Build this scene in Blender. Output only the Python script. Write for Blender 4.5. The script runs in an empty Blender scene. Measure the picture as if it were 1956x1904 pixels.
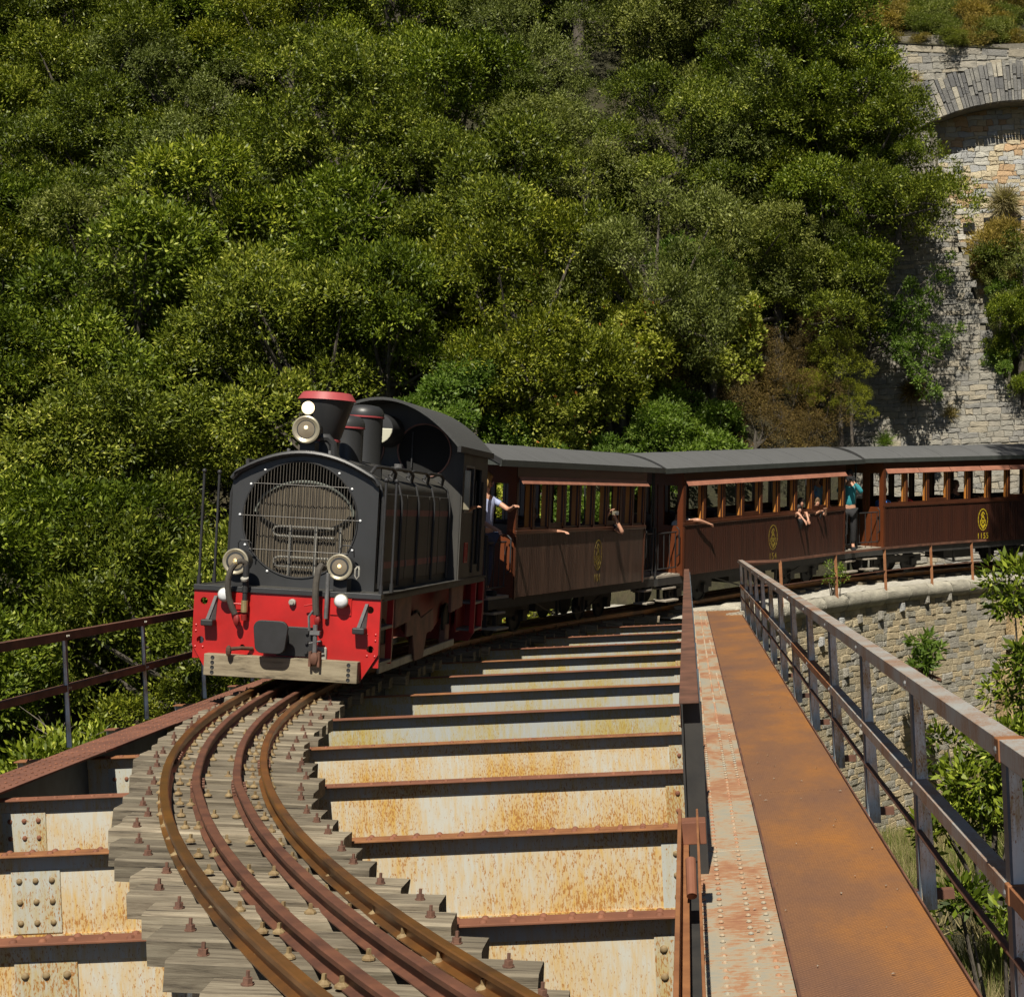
import bpy, math, random
import numpy as np
from mathutils import Vector, Matrix, Euler, noise
R = random.Random(7)
rad = math.radians
sc = bpy.context.scene
# ------------------------------------------------------------ camera
ROLL = math.atan(0.043)
EYE = 1.65
FD, CX, CY = 3176.0, 1310.0, 1000.0
cam = bpy.data.objects.new('camera', bpy.data.cameras.new('camera'))
sc.collection.objects.link(cam)
cr, sr = math.cos(ROLL), math.sin(ROLL)
cam.matrix_world = Matrix(((cr, sr, 0, 0), (0, 0, -1, 0), (-sr, cr, 0, EYE), (0, 0, 0, 1)))
cam.data.sensor_width = 36
cam.data.lens = 36 * FD / 1956
cam.data.shift_x = -(CX - 978) / 1956
cam.data.shift_y = (CY - 951.5) / 1956
cam.data.clip_start = 0.1
cam.data.clip_end = 600
sc.camera = cam
# ------------------------------------------------------------ light
SUN_EL = rad(52)
SUN_AZ = (-0.06, -1.0)
w = bpy.data.worlds.new('World'); sc.world = w; w.use_nodes = True
nt = w.node_tree; nt.nodes.clear()
wo = nt.nodes.new('ShaderNodeOutputWorld'); bg = nt.nodes.new('ShaderNodeBackground')
sky = nt.nodes.new('ShaderNodeTexSky'); sky.sky_type = 'NISHITA'; sky.sun_disc = False
sky.sun_elevation = SUN_EL; sky.sun_rotation = math.pi
sky.air_density = 0.5; sky.dust_density = 0.2; sky.altitude = 500
nt.links.new(sky.outputs[0], bg.inputs[0]); bg.inputs[1].default_value = 0.05
nt.links.new(bg.outputs[0], wo.inputs[0])
sl = bpy.data.lights.new('sun', 'SUN'); sl.energy = 5.0; sl.angle = rad(0.5); sl.color = (1.0, 0.93, 0.80)
so = bpy.data.objects.new('sun', sl); sc.collection.objects.link(so)
sv = Vector((SUN_AZ[0], SUN_AZ[1], 0)).normalized() * math.cos(SUN_EL) + Vector((0, 0, math.sin(SUN_EL)))
so.rotation_euler = (-sv).to_track_quat('-Z', 'Y').to_euler(); so.location = sv * 60
sc.view_settings.view_transform = 'Standard'; sc.view_settings.look = 'None'
sc.view_settings.gamma = 1; sc.view_settings.use_curve_mapping = False
sc.view_settings.exposure = 0.38
C = sc.collection

def P(xd, yd, Y):                       # picture point at distance Y -> world
    u, v = xd - CX, yd - CY
    uu, vv = u * cr - v * sr, u * sr + v * cr
    return Vector((uu / FD * Y, Y, EYE - vv / FD * Y))
def proj(p):
    uu, vv = p[0] / p[1] * FD, (EYE - p[2]) / p[1] * FD
    return CX + uu * cr + vv * sr, CY - uu * sr + vv * cr
def inframe(p, m=20):
    if p[1] < 1: return False
    x, y = proj(p)
    return -m < x < 1956 + m and -m < y < 1904 + m

# ------------------------------------------------------------ materials
def nodes(name):
    m = bpy.data.materials.new(name); m.use_nodes = True
    n = m.node_tree; b = n.nodes['Principled BSDF']
    return m, n, b
def nn(n, t, **kw):
    x = n.nodes.new(t)
    for k, v in kw.items(): setattr(x, k, v)
    return x
def c4(c): return (c[0], c[1], c[2], 1)
def coords(n, scale=(1, 1, 1), space='Object', rnd=True):
    tc = nn(n, 'ShaderNodeTexCoord'); mp = nn(n, 'ShaderNodeMapping')
    mp.inputs['Scale'].default_value = scale
    n.links.new(tc.outputs[space], mp.inputs[0])
    if rnd:
        oi = nn(n, 'ShaderNodeObjectInfo'); mu = nn(n, 'ShaderNodeMath', operation='MULTIPLY'); mu.inputs[1].default_value = 37.0
        n.links.new(oi.outputs['Random'], mu.inputs[0]); cb = nn(n, 'ShaderNodeCombineXYZ')
        for i in range(3): n.links.new(mu.outputs[0], cb.inputs[i])
        n.links.new(cb.outputs[0], mp.inputs['Location'])
    return mp.outputs[0]
def noise_tex(n, vec, scale, detail=4, rough=.55, dist=0):
    t = nn(n, 'ShaderNodeTexNoise'); t.inputs['Scale'].default_value = scale
    t.inputs['Detail'].default_value = detail; t.inputs['Roughness'].default_value = rough
    t.inputs['Distortion'].default_value = dist
    n.links.new(vec, t.inputs['Vector']); return t.outputs['Fac']
def ramp(n, fac, stops):
    r = nn(n, 'ShaderNodeValToRGB'); e = r.color_ramp.elements
    while len(e) < len(stops): e.new(0.5)
    for i, (p, c) in enumerate(stops):
        e[i].position = p; e[i].color = c4(c) if hasattr(c, '__len__') else (c, c, c, 1)
    n.links.new(fac, r.inputs[0]); return r.outputs[0]
def mix(n, fac, a, b, bt='MIX'):
    m = nn(n, 'ShaderNodeMix', data_type='RGBA', blend_type=bt)
    for s, v in ((0, fac), (6, a), (7, b)):
        if hasattr(v, 'is_linked') or hasattr(v, 'links'): n.links.new(v, m.inputs[s])
        elif s == 0: m.inputs[0].default_value = v
        else: m.inputs[s].default_value = c4(v)
    return m.outputs[2]
def bump(n, b, h, strength=.3, dist=.01):
    bp = nn(n, 'ShaderNodeBump'); bp.inputs['Strength'].default_value = strength; bp.inputs['Distance'].default_value = dist
    n.links.new(h, bp.inputs['Height']); n.links.new(bp.outputs[0], b.inputs['Normal'])
def simple(name, c1, c2=None, scale=4, stretch=(1, 1, 1), rough=.6, metal=0, bs=.15, bd=.004, objvar=0.0, lo=.35, hi=.65, spec=.5):
    m, n, b = nodes(name); v = coords(n, stretch)
    f = noise_tex(n, v, scale, 6, .6)
    c2 = c2 or tuple(x * .75 for x in c1)
    col = ramp(n, f, [(lo, c2), (hi, c1)])
    if objvar:
        oi = nn(n, 'ShaderNodeObjectInfo'); r = ramp(n, oi.outputs['Random'], [(0, 1 - objvar), (1, 1 + objvar * .6)])
        col = mix(n, 1.0, col, r, 'MULTIPLY')
    n.links.new(col, b.inputs['Base Color']); b.inputs['Roughness'].default_value = rough; b.inputs['Metallic'].default_value = metal
    b.inputs['Specular IOR Level'].default_value = spec
    f2 = noise_tex(n, v, scale * 6, 3, .6)
    if bs: bump(n, b, f2, bs, bd)
    return m
def stained_paint(name, paint, stain, speck, amount=.5, dense=.5, freq=1.0, zgrad=False):
    m, n, b = nodes(name)
    v = coords(n, (1, 1, 1)); vs = coords(n, (1, 1, .14)); vf = coords(n, (1, 1, .33))
    big = noise_tex(n, v, 1.5 * freq, 4, .6); streak = noise_tex(n, vs, 34 * freq, 6, .7); sp = noise_tex(n, vf, 120 * freq, 3, .65)
    # rust gathers towards the lower edge, where water stands, in broad patches
    tcz = nn(n, 'ShaderNodeTexCoord'); sz_ = nn(n, 'ShaderNodeSeparateXYZ'); n.links.new(tcz.outputs['Object'], sz_.inputs[0])
    low = nn(n, 'ShaderNodeMapRange'); low.inputs[1].default_value = -.07; low.inputs[2].default_value = -.63; low.inputs[3].default_value = -.05 if zgrad else 0; low.inputs[4].default_value = .11 if zgrad else 0; n.links.new(sz_.outputs[2], low.inputs[0])
    b2 = nn(n, 'ShaderNodeMath', operation='ADD'); n.links.new(big, b2.inputs[0]); n.links.new(low.outputs[0], b2.inputs[1]); big = b2.outputs[0]
    ml = nn(n, 'ShaderNodeMath', operation='ADD'); n.links.new(big, ml.inputs[0]); n.links.new(streak, ml.inputs[1])
    hf = nn(n, 'ShaderNodeMath', operation='MULTIPLY'); n.links.new(ml.outputs[0], hf.inputs[0]); hf.inputs[1].default_value = .5
    f1 = ramp(n, hf.outputs[0], [(.482 - amount * .09, 0), (.64 - amount * .04, 1)])
    col = mix(n, f1, paint, stain)
    m2 = nn(n, 'ShaderNodeMath', operation='MULTIPLY_ADD'); n.links.new(big, m2.inputs[0]); m2.inputs[1].default_value = .55; n.links.new(sp, m2.inputs[2])
    f2 = ramp(n, m2.outputs[0], [(.86 - dense * .04, 0), (.93 - dense * .04, 1)])
    col = mix(n, f2, col, speck)
    n.links.new(col, b.inputs['Base Color']); b.inputs['Roughness'].default_value = .6
    bump(n, b, sp, .15, .003)
    return m
M = {}
M['beam_paint'] = stained_paint('beam_paint', (.50, .49, .43), (.54, .34, .085), (.36, .165, .04), .95, .75, zgrad=True)
M['beam_far'] = stained_paint('beam_far', (.36, .38, .37), (.40, .31, .08), (.33, .22, .06), .75, .1, zgrad=True)
M['plate_paint'] = stained_paint('plate_paint', (.42, .43, .39), (.42, .32, .13), (.32, .15, .04), .35, .4)
M['rust_red'] = simple('rust_red', (.24, .095, .05), (.15, .058, .032), 3, rough=.8, bs=.3)
M['rust_dark'] = simple('rust_dark', (.17, .075, .045), (.075, .035, .022), 4, rough=.8, bs=.3)
M['rust_orange'] = simple('rust_orange', (.30, .13, .05), (.19, .075, .03), 6, rough=.75, bs=.3)
M['rail_brown'] = simple('rail_brown', (.20, .085, .05), (.11, .05, .035), 5, (1, 1, 1), rough=.55, bs=.2, metal=.2)
M['rail_used'] = simple('rail_used', (.34, .15, .042), (.14, .075, .04), 2.2, (1, 1, 1), rough=.35, bs=.1, metal=.55)
def checker():
    m, n, b = nodes('checker_plate'); v = coords(n, (1, 1, 1), rnd=False)
    big = noise_tex(n, coords(n, (1.2, .5, 1), rnd=False), 1.3, 6, .6, 0); fine = noise_tex(n, v, 26, 4, .7)
    sx = nn(n, 'ShaderNodeSeparateXYZ'); n.links.new(v, sx.inputs[0])
    # worn brown along the walked left side, brighter orange to the right
    ad = nn(n, 'ShaderNodeMath', operation='MULTIPLY_ADD'); n.links.new(sx.outputs[0], ad.inputs[0]); ad.inputs[1].default_value = .30; n.links.new(big, ad.inputs[2])
    col = ramp(n, ad.outputs[0], [(.46, (.20, .105, .068)), (.66, (.27, .130, .062)), (.86, (.40, .168, .045))])
    col = mix(n, ramp(n, fine, [(.45, .0), (.8, .35)]), col, (.13, .07, .05))
    w1 = nn(n, 'ShaderNodeTexWave', wave_type='BANDS', bands_direction='DIAGONAL'); w1.inputs['Scale'].default_value = 26
    w2 = nn(n, 'ShaderNodeTexWave', wave_type='BANDS', bands_direction='DIAGONAL'); w2.inputs['Scale'].default_value = 26
    n.links.new(v, w1.inputs[0]); fl = nn(n, 'ShaderNodeMapping'); fl.inputs['Scale'].default_value = (-1, 1, 1); n.links.new(v, fl.inputs[0]); n.links.new(fl.outputs[0], w2.inputs[0])
    mx = nn(n, 'ShaderNodeMath', operation='MAXIMUM'); n.links.new(w1.outputs['Fac'], mx.inputs[0]); n.links.new(w2.outputs['Fac'], mx.inputs[1])
    pat = ramp(n, mx.outputs[0], [(.72, 1), (.97, .60)])
    col = mix(n, 1.0, col, pat, 'MULTIPLY')
    n.links.new(col, b.inputs['Base Color']); b.inputs['Roughness'].default_value = .62; b.inputs['Metallic'].default_value = .1
    bump(n, b, mx.outputs[0], .35, .003); return m
M['checker'] = checker()
def cover():
    m, n, b = nodes('riveted_cover'); v = coords(n, (1, 1, 1))
    big = noise_tex(n, coords(n, (1.2, .6, 1)), 2.2, 6, .65, .4); fine = noise_tex(n, coords(n, (3, 9, 1)), 5, 5, .7)
    ad = nn(n, 'ShaderNodeMath', operation='MULTIPLY_ADD'); n.links.new(fine, ad.inputs[0]); ad.inputs[1].default_value = .55; n.links.new(big, ad.inputs[2])
    col = ramp(n, ad.outputs[0], [(.62, (.29, .28, .23)), (.74, (.36, .30, .21)), (.82, (.36, .19, .10)), (.95, (.28, .125, .07))])
    n.links.new(col, b.inputs['Base Color']); b.inputs['Roughness'].default_value = .7
    bump(n, b, fine, .2, .003); return m
M['cover'] = cover()
M['left_cover'] = simple('left_cover', (.21, .088, .055), (.13, .055, .036), 3, rough=.8, bs=.35)
M['shaded_blue_steel'] = simple('shaded_blue_steel', (.10, .125, .15), (.07, .085, .10), 5, rough=.6)  # dark blue with the shade of the post side faces put in
M['rail_paint'] = stained_paint('rail_paint', (.33, .34, .33), (.28, .17, .10), (.24, .10, .05), .75, .3, 2.0)
M['sunlit_post_paint'] = stained_paint('sunlit_post_paint', (.66, .67, .64), (.42, .27, .09), (.32, .15, .05), .45, .3, 2.0)  # near-white, brightened for the sunlit front legs of the posts
def wood(name, a, b_, c, scale=(2.2, 30, 30)):
    m, n, b = nodes(name); v = coords(n, scale)
    g = noise_tex(n, v, 1.0, 8, .72, .3); big = noise_tex(n, coords(n, (1, 1, 1)), 3, 3, .5)
    col = ramp(n, g, [(.33, c), (.46, b_), (.62, a)])
    oi = nn(n, 'ShaderNodeObjectInfo'); col = mix(n, 1.0, col, ramp(n, oi.outputs['Random'], [(0, .55), (1, 1.15)]), 'MULTIPLY')
    col = mix(n, ramp(n, big, [(.5, 0), (.75, .5)]), col, tuple(x * .6 for x in b_))
    n.links.new(col, b.inputs['Base Color']); b.inputs['Roughness'].default_value = .85
    bump(n, b, g, .6, .008); return m
M['sleeper'] = wood('sleeper_wood', (.33, .285, .205), (.20, .165, .115), (.035, .028, .02))
M['beam_wood'] = wood('buffer_wood', (.40, .34, .23), (.28, .23, .15), (.06, .05, .035), (2, 14, 14))
M['bolt_tan'] = simple('bolt_tan', (.27, .20, .10), (.17, .11, .05), 30, rough=.7)
M['bolt_rust'] = simple('bolt_rust', (.17, .085, .055), (.10, .05, .035), 30, rough=.8)
# loco
M['red'] = simple('red_paint', (.50, .018, .016), (.35, .016, .014), 2.5, rough=.38, bs=.05)
M['red_shade'] = simple('shaded_red_paint', (.30, .02, .018), (.2, .016, .014), 3, rough=.55)  # darker copy of the red, with the side frame's shade in the colour
M['black'] = simple('black_paint', (.040, .041, .043), (.028, .029, .030), 2, (1, 1, .3), rough=.42, bs=.06)
M['black_dusty'] = simple('dusty_black_paint', (.065, .062, .053), (.034, .033, .031), 2.4, (1, 1, .25), rough=.6, bs=.08)
M['black_matt'] = simple('black_iron', (.028, .028, .030), (.02, .02, .02), 6, rough=.55)
M['roof_black'] = simple('cab_roof_felt', (.060, .062, .060), (.045, .046, .046), 30, rough=.85, bs=.3)
M['grille_tan'] = simple('grille_bar_metal', (.085, .075, .06), (.05, .045, .038), 8, rough=.5)
M['core'] = simple('radiator_core', (.15, .125, .085), (.07, .055, .04), 16, (6, 1, .2), rough=.7, bs=.5)
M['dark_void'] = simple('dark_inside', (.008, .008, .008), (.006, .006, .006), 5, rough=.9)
M['pipe_grey'] = simple('pipe_grey', (.36, .35, .30), (.22, .21, .19), 8, rough=.5)
M['fan_grey'] = simple('fan_cowl', (.20, .22, .19), (.14, .15, .13), 6, rough=.6)
M['lamp_rim'] = simple('lamp_rim', (.38, .34, .25), (.30, .27, .19), 5, rough=.35, metal=.3, bs=0)
M['lamp_glass'] = simple('lamp_glass', (.22, .185, .13), (.17, .14, .10), 5, rough=.15, bs=0)
M['white_lamp'] = simple('white_lamp_glass', (.72, .74, .76), (.66, .68, .70), 4, rough=.2, bs=0)
M['steel_grey'] = simple('steel_grey', (.19, .19, .19), (.12, .12, .12), 10, rough=.5, metal=.3)
M['rubber'] = simple('rubber_hose', (.075, .065, .052), (.045, .04, .034), 14, rough=.8)
M['brass'] = simple('brass', (.45, .36, .18), (.32, .25, .12), 14, rough=.4, metal=.5)
M['pale_rose'] = simple('faded_rose_band', (.40, .07, .075), (.32, .055, .06), 5, rough=.5, bs=.04)
M['rose_dark'] = simple('dull_rose_stripe', (.22, .075, .075), (.16, .055, .055), 5, rough=.6)
M['cream'] = simple('cream_paint', (.55, .54, .42), (.5, .49, .38), 3, rough=.5)
M['brown_tank'] = simple('dusty_brown_panel', (.27, .13, .10), (.14, .08, .065), 4, rough=.7)
def emit(name, col, s):
    m, n, b = nodes(name); b.inputs['Base Color'].default_value = c4(col)
    b.inputs['Emission Color'].default_value = c4(col); b.inputs['Emission Strength'].default_value = s; return m
M['bulb'] = emit('lit_bulb', (1.0, .62, .28), 1.6)
M['bulb_white'] = emit('lit_headlamp', (1.0, .80, .50), 0.9)
# coaches
M['coach'] = simple('coach_brown', (.075, .026, .013), (.055, .019, .010), 3, (1, 1, .25), rough=.34, bs=.05)
M['coach_side'] = simple('coach_boarding', (.048, .016, .009), (.030, .011, .007), 6, (1.5, 1.5, .12), rough=.40, bs=.05)
M['coach_dusty'] = simple('coach_boarding_dusty', (.100, .054, .036), (.045, .022, .015), 5, (1.5, 1.5, .16), rough=.42, bs=.05)
M['coach_end'] = simple('coach_end_orange_brown', (.150, .040, .013), (.11, .030, .010), 3, (1, 1, .3), rough=.4, bs=.05)
M['varnish'] = simple('varnished_wood', (.60, .25, .05), (.45, .17, .035), 6, (1, 1, .2), rough=.4, bs=.05)
M['awning'] = simple('awning_board', (.36, .155, .10), (.28, .115, .075), 5, rough=.6)
M['coach_roof'] = simple('coach_roof_felt', (.100, .103, .106), (.085, .087, .088), 5, (.5, 3, 1), rough=.8, bs=.2)
M['roof_edge'] = simple('roof_edge', (.060, .068, .062), (.045, .05, .047), 5, rough=.5)
M['under'] = simple('underframe_black', (.035, .033, .03), (.02, .02, .02), 6, rough=.7)
M['step_wood'] = simple('step_plank', (.36, .32, .26), (.24, .21, .17), 10, rough=.8)
M['yellow'] = simple('yellow_lettering', (.55, .42, .02), (.45, .34, .02), 10, rough=.5, bs=0)
M['yellow_faded'] = simple('yellow_lettering_faded', (.26, .20, .02), (.16, .10, .02), 16, rough=.6, bs=0)
M['skin'] = simple('skin', (.55, .30, .20), (.50, .26, .17), 10, rough=.5, bs=0)
def cloth(name, c): M[name] = simple(name, c, tuple(x * .8 for x in c), 20, rough=.85, bs=.2); return M[name]
cloth('shirt_pale_blue', (.42, .48, .72)); cloth('teal', (.03, .25, .29)); cloth('sky_blue', (.18, .38, .62)); cloth('red_top', (.60, .03, .03))
cloth('blue_top', (.05, .20, .60)); cloth('white_top', (.75, .75, .73)); cloth('dark_top', (.02, .02, .022)); cloth('denim', (.03, .035, .05)); cloth('navy', (.05,.06,.11))
M['hair_blond'] = simple('blond_hair', (.45, .28, .10), (.22, .12, .04), 30, rough=.6, bs=.6, bd=.02)
M['hair_dark'] = simple('dark_hair', (.03, .02, .015), (.015, .01, .008), 30, rough=.5, bs=.5, bd=.02)
M['hair_brown'] = simple('brown_hair', (.20, .12, .06), (.11, .065, .03), 30, rough=.6, bs=.5, bd=.02)
# masonry and ground
def stone(name, c, c2):
    return simple(name, c, c2, 6, rough=.9, bs=1.0, bd=.035, objvar=.15, lo=.3, hi=.7)
GREY = [stone('stone_grey_%d' % i, *x) for i, x in enumerate([((.36, .34, .29), (.25, .24, .21)), ((.41, .375, .31), (.24, .225, .19)), ((.30, .29, .265), (.21, .205, .19)), ((.43, .38, .29), (.30, .27, .21))])]
PALE = [stone('stone_pale_%d' % i, *x) for i, x in enumerate([((.60, .52, .36), (.48, .40, .27)), ((.55, .53, .46), (.42, .41, .37)), ((.56, .38, .22), (.46, .32, .19)), ((.44, .45, .45), (.36, .36, .35))])]
WING = [stone('stone_wing_%d' % i, *x) for i, x in enumerate([((.54, .46, .31), (.38, .32, .21)), ((.38, .355, .28), (.26, .24, .19)), ((.54, .45, .29), (.40, .32, .20)), ((.44, .42, .36), (.30, .28, .24))])]
RINGM = [stone('stone_ring_%d' % i, *x) for i, x in enumerate([((.22, .215, .205), (.14, .14, .135)), ((.30, .29, .26), (.20, .195, .18)), ((.17, .17, .17), (.12, .12, .12)), ((.48, .44, .35), (.30, .28, .23))])]
M['mortar'] = simple('mortar', (.19, .175, .14), (.12, .11, .085), 8, rough=.95, bs=.6)
M['mortar_pale'] = simple('mortar_pale', (.26, .21, .14), (.16, .13, .09), 8, rough=.95, bs=.6)
M['coping'] = stone('coping_stone', (.50, .47, .38), (.30, .28, .23))
M['gravel'] = simple('pale_gravel', (.58, .55, .48), (.38, .36, .30), 9, rough=.95, bs=.9, bd=.03)
def ground_mat():
    m, n, b = nodes('hill_soil'); v = coords(n, (1, 1, 1), rnd=False)
    f = noise_tex(n, v, .35, 6, .65); g = noise_tex(n, v, 5, 5, .7)
    col = ramp(n, f, [(.36, (.022, .022, .010)), (.55, (.035, .030, .015)), (.78, (.12, .09, .05))])
    col = mix(n, ramp(n, g, [(.4, .0), (.7, .6)]), col, (.055, .055, .02))
    n.links.new(col, b.inputs['Base Color']); b.inputs['Roughness'].default_value = .95
    bump(n, b, g, .9, .08); return m
M['soil'] = ground_mat()
M['ochre'] = simple('ochre_earth', (.46, .33, .17), (.30, .22, .12), 2.5, rough=.95, bs=1, bd=.06)
M['bark'] = simple('bark', (.11, .095, .075), (.06, .05, .04), 8, (1, 1, .3), rough=.9, bs=.8, bd=.02)
M['twig'] = simple('dry_twig', (.22, .19, .15), (.14, .12, .09), 8, rough=.9)
def leafmat(name, cols, rough=.45, trans=.16):
    m, n, b = nodes(name)
    at = nn(n, 'ShaderNodeAttribute', attribute_name='rnd')
    sp = nn(n, 'ShaderNodeSeparateColor'); n.links.new(at.outputs['Color'], sp.inputs[0])
    col = ramp(n, sp.outputs[0], cols)
    oi = nn(n, 'ShaderNodeObjectInfo')
    r = ramp(n, oi.outputs['Random'], [(0, (.82, .88, .95)), (.5, (.97, 1.0, 1.0)), (1, (1.12, 1.08, .9))])
    col = mix(n, 1.0, col, r, 'MULTIPLY')
    n.links.new(col, b.inputs['Base Color']); b.inputs['Roughness'].default_value = rough
    b.inputs['Specular IOR Level'].default_value = .22
    tr = nn(n, 'ShaderNodeBsdfTranslucent'); tc = mix(n, 1.0, col, (1.3, 1.5, .5), 'MULTIPLY'); n.links.new(tc, tr.inputs[0])
    ms = nn(n, 'ShaderNodeMixShader'); ms.inputs[0].default_value = trans
    out = n.nodes['Material Output']; n.links.new(b.outputs[0], ms.inputs[1]); n.links.new(tr.outputs[0], ms.inputs[2]); n.links.new(ms.outputs[0], out.inputs[0])
    return m
L_OAK = leafmat('oak_leaves', [(0, (.034, .046, .005)), (.45, (.105, .132, .012)), (.8, (.28, .30, .034)), (1, (.52, .50, .11))])
L_LAUREL = leafmat('laurel_leaves', [(0, (.030, .048, .005)), (.5, (.105, .142, .010)), (.85, (.27, .31, .030)), (1, (.46, .48, .09))])
L_OLIVE = leafmat('olive_leaves', [(0, (.045, .058, .012)), (.6, (.145, .165, .034)), (1, (.33, .35, .10))], .5)
L_YEL = leafmat('yellow_green_leaves', [(0, (.14, .16, .022)), (.6, (.38, .39, .06)), (.95, (.36, .36, .08)), (.99, (.45, .16, .04))], .5, .3)
L_BRIGHT = leafmat('bright_leaves', [(0, (.07, .12, .016)), (.6, (.16, .23, .04)), (1, (.30, .38, .09))], .45, .35)
L_HEATH = leafmat('heath_leaves', [(0, (.10, .115, .012)), (.6, (.22, .24, .02)), (1, (.38, .38, .035))], .6, .2)
L_BROWN = leafmat('brown_heath', [(0, (.06, .042, .012)), (.6, (.13, .085, .025)), (1, (.20, .16, .04))], .7, .15)
L_SCRUB = leafmat('golden_scrub', [(0, (.13, .10, .02)), (.5, (.25, .19, .045)), (1, (.40, .31, .10))], .8, .2)
L_STRAW = leafmat('dry_grass', [(0, (.15, .12, .05)), (.5, (.30, .24, .11)), (1, (.46, .38, .19))], .8, .2)
L_GRASS = leafmat('green_grass', [(0, (.08, .10, .02)), (.5, (.16, .18, .04)), (1, (.30, .29, .09))], .7, .3)
L_REDLEAF = leafmat('red_leaves', [(0, (.30, .03, .03)), (1, (.45, .10, .05))], .6)

# ------------------------------------------------------------ mesh helpers
def tag(o, label=None, cat=None, group=None, kind=None):
    if label: o['label'] = label
    if cat: o['category'] = cat
    if group: o['group'] = group
    if kind: o['kind'] = kind
    return o
def empty(name, mat=None, parent=None):
    o = bpy.data.objects.new(name, None); C.objects.link(o)
    if mat is not None: o.matrix_world = mat
    o.empty_display_size = .2
    if parent: o.parent = parent
    return o
class MB:
    def __init__(s): s.v = []; s.f = []; s.mi = []; s.cur = 0
    def add(s, vs, fs):
        b = len(s.v); s.v.extend([tuple(p) for p in vs])
        for f in fs: s.f.append(tuple(b + i for i in f)); s.mi.append(s.cur)
        return s
    def box(s, x0, x1, y0, y1, z0, z1, m=None):
        vs = [Vector((x, y, z)) for z in (z0, z1) for y in (y0, y1) for x in (x0, x1)]
        if m is not None: vs = [m @ p for p in vs]
        return s.add(vs, [(0, 2, 3, 1), (4, 5, 7, 6), (0, 1, 5, 4), (2, 6, 7, 3), (0, 4, 6, 2), (1, 3, 7, 5)])
    def cyl(s, a, b, r0, r1=None, n=12, caps=True):
        a, b = Vector(a), Vector(b); r1 = r0 if r1 is None else r1
        d = (b - a).normalized(); u = d.orthogonal().normalized(); w_ = d.cross(u)
        vs = []
        for p, r in ((a, r0), (b, r1)):
            for i in range(n):
                t = 2 * math.pi * i / n; vs.append(p + (u * math.cos(t) + w_ * math.sin(t)) * r)
        fs = [(i, (i + 1) % n, n + (i + 1) % n, n + i) for i in range(n)]
        if caps: fs += [tuple(range(n - 1, -1, -1)), tuple(range(n, 2 * n))]
        return s.add(vs, fs)
    def tube(s, pts, r, n=8, rs=None):
        pts = [Vector(p) for p in pts]; u = None; vs = []; m = len(pts)
        for k, p in enumerate(pts):
            d = (pts[min(k + 1, m - 1)] - pts[max(k - 1, 0)]).normalized()
            u = d.orthogonal().normalized() if u is None else (u - d * u.dot(d)).normalized()
            w_ = d.cross(u); rr = rs[k] if rs else r
            for i in range(n):
                t = 2 * math.pi * i / n; vs.append(p + (u * math.cos(t) + w_ * math.sin(t)) * rr)
        fs = [(k * n + i, k * n + (i + 1) % n, (k + 1) * n + (i + 1) % n, (k + 1) * n + i) for k in range(m - 1) for i in range(n)]
        fs += [tuple(range(n - 1, -1, -1)), tuple(range((m - 1) * n, m * n))]
        return s.add(vs, fs)
    def lathe(s, prof, o=(0, 0, 0), axis=(0, 0, 1), n=24):
        o = Vector(o); d = Vector(axis).normalized(); u = d.orthogonal().normalized(); w_ = d.cross(u)
        vs = []
        for r, h in prof:
            for i in range(n):
                t = 2 * math.pi * i / n; vs.append(o + d * h + (u * math.cos(t) + w_ * math.sin(t)) * max(r, 1e-4))
        m = len(prof)
        fs = [(k * n + i, k * n + (i + 1) % n, (k + 1) * n + (i + 1) % n, (k + 1) * n + i) for k in range(m - 1) for i in range(n)]
        fs += [tuple(range(n - 1, -1, -1)), tuple(range((m - 1) * n, m * n))]
        return s.add(vs, fs)
    def prism(s, pts, d, m=None):           # polygon (3D points) extruded by vector d
        pts = [Vector(p) for p in pts]; d = Vector(d); n = len(pts)
        vs = pts + [p + d for p in pts]
        if m is not None: vs = [m @ p for p in vs]
        return s.add(vs, [tuple(range(n - 1, -1, -1)), tuple(range(n, 2 * n))] + [(i, (i + 1) % n, n + (i + 1) % n, n + i) for i in range(n)])
    def ball(s, c, r, n=10, k=6, sx=1, sy=1, sz=1):
        c = Vector(c); vs = [c + Vector((0, 0, -r * sz))]
        for j in range(1, k):
            a = -math.pi / 2 + math.pi * j / k
            for i in range(n):
                t = 2 * math.pi * i / n; vs.append(c + Vector((r * sx * math.cos(a) * math.cos(t), r * sy * math.cos(a) * math.sin(t), r * sz * math.sin(a))))
        vs.append(c + Vector((0, 0, r * sz))); L = len(vs) - 1
        fs = [(0, 1 + (i + 1) % n, 1 + i) for i in range(n)]
        for j in range(k - 2):
            for i in range(n):
                fs.append((1 + j * n + i, 1 + j * n + (i + 1) % n, 1 + (j + 1) * n + (i + 1) % n, 1 + (j + 1) * n + i))
        b = 1 + (k - 2) * n
        fs += [(b + i, b + (i + 1) % n, L) for i in range(n)]
        return s.add(vs, fs)
    def build(s, name, mats, parent=None, smooth=False, bevel=0, kind=None, label=None, angle=35):
        me = bpy.data.meshes.new(name); me.from_pydata(s.v, [], s.f)
        if not isinstance(mats, (list, tuple)): mats = [mats]
        for m in mats: me.materials.append(m)
        if len(mats) > 1: me.polygons.foreach_set('material_index', s.mi)
        fixn(me)
        if smooth:
            me.polygons.foreach_set('use_smooth', [True] * len(me.polygons)); me.set_sharp_from_angle(angle=rad(angle))
        me.update()
        o = bpy.data.objects.new(name, me); C.objects.link(o)
        if parent: o.parent = parent
        if kind: o['kind'] = kind
        if label: o['label'] = label
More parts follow.
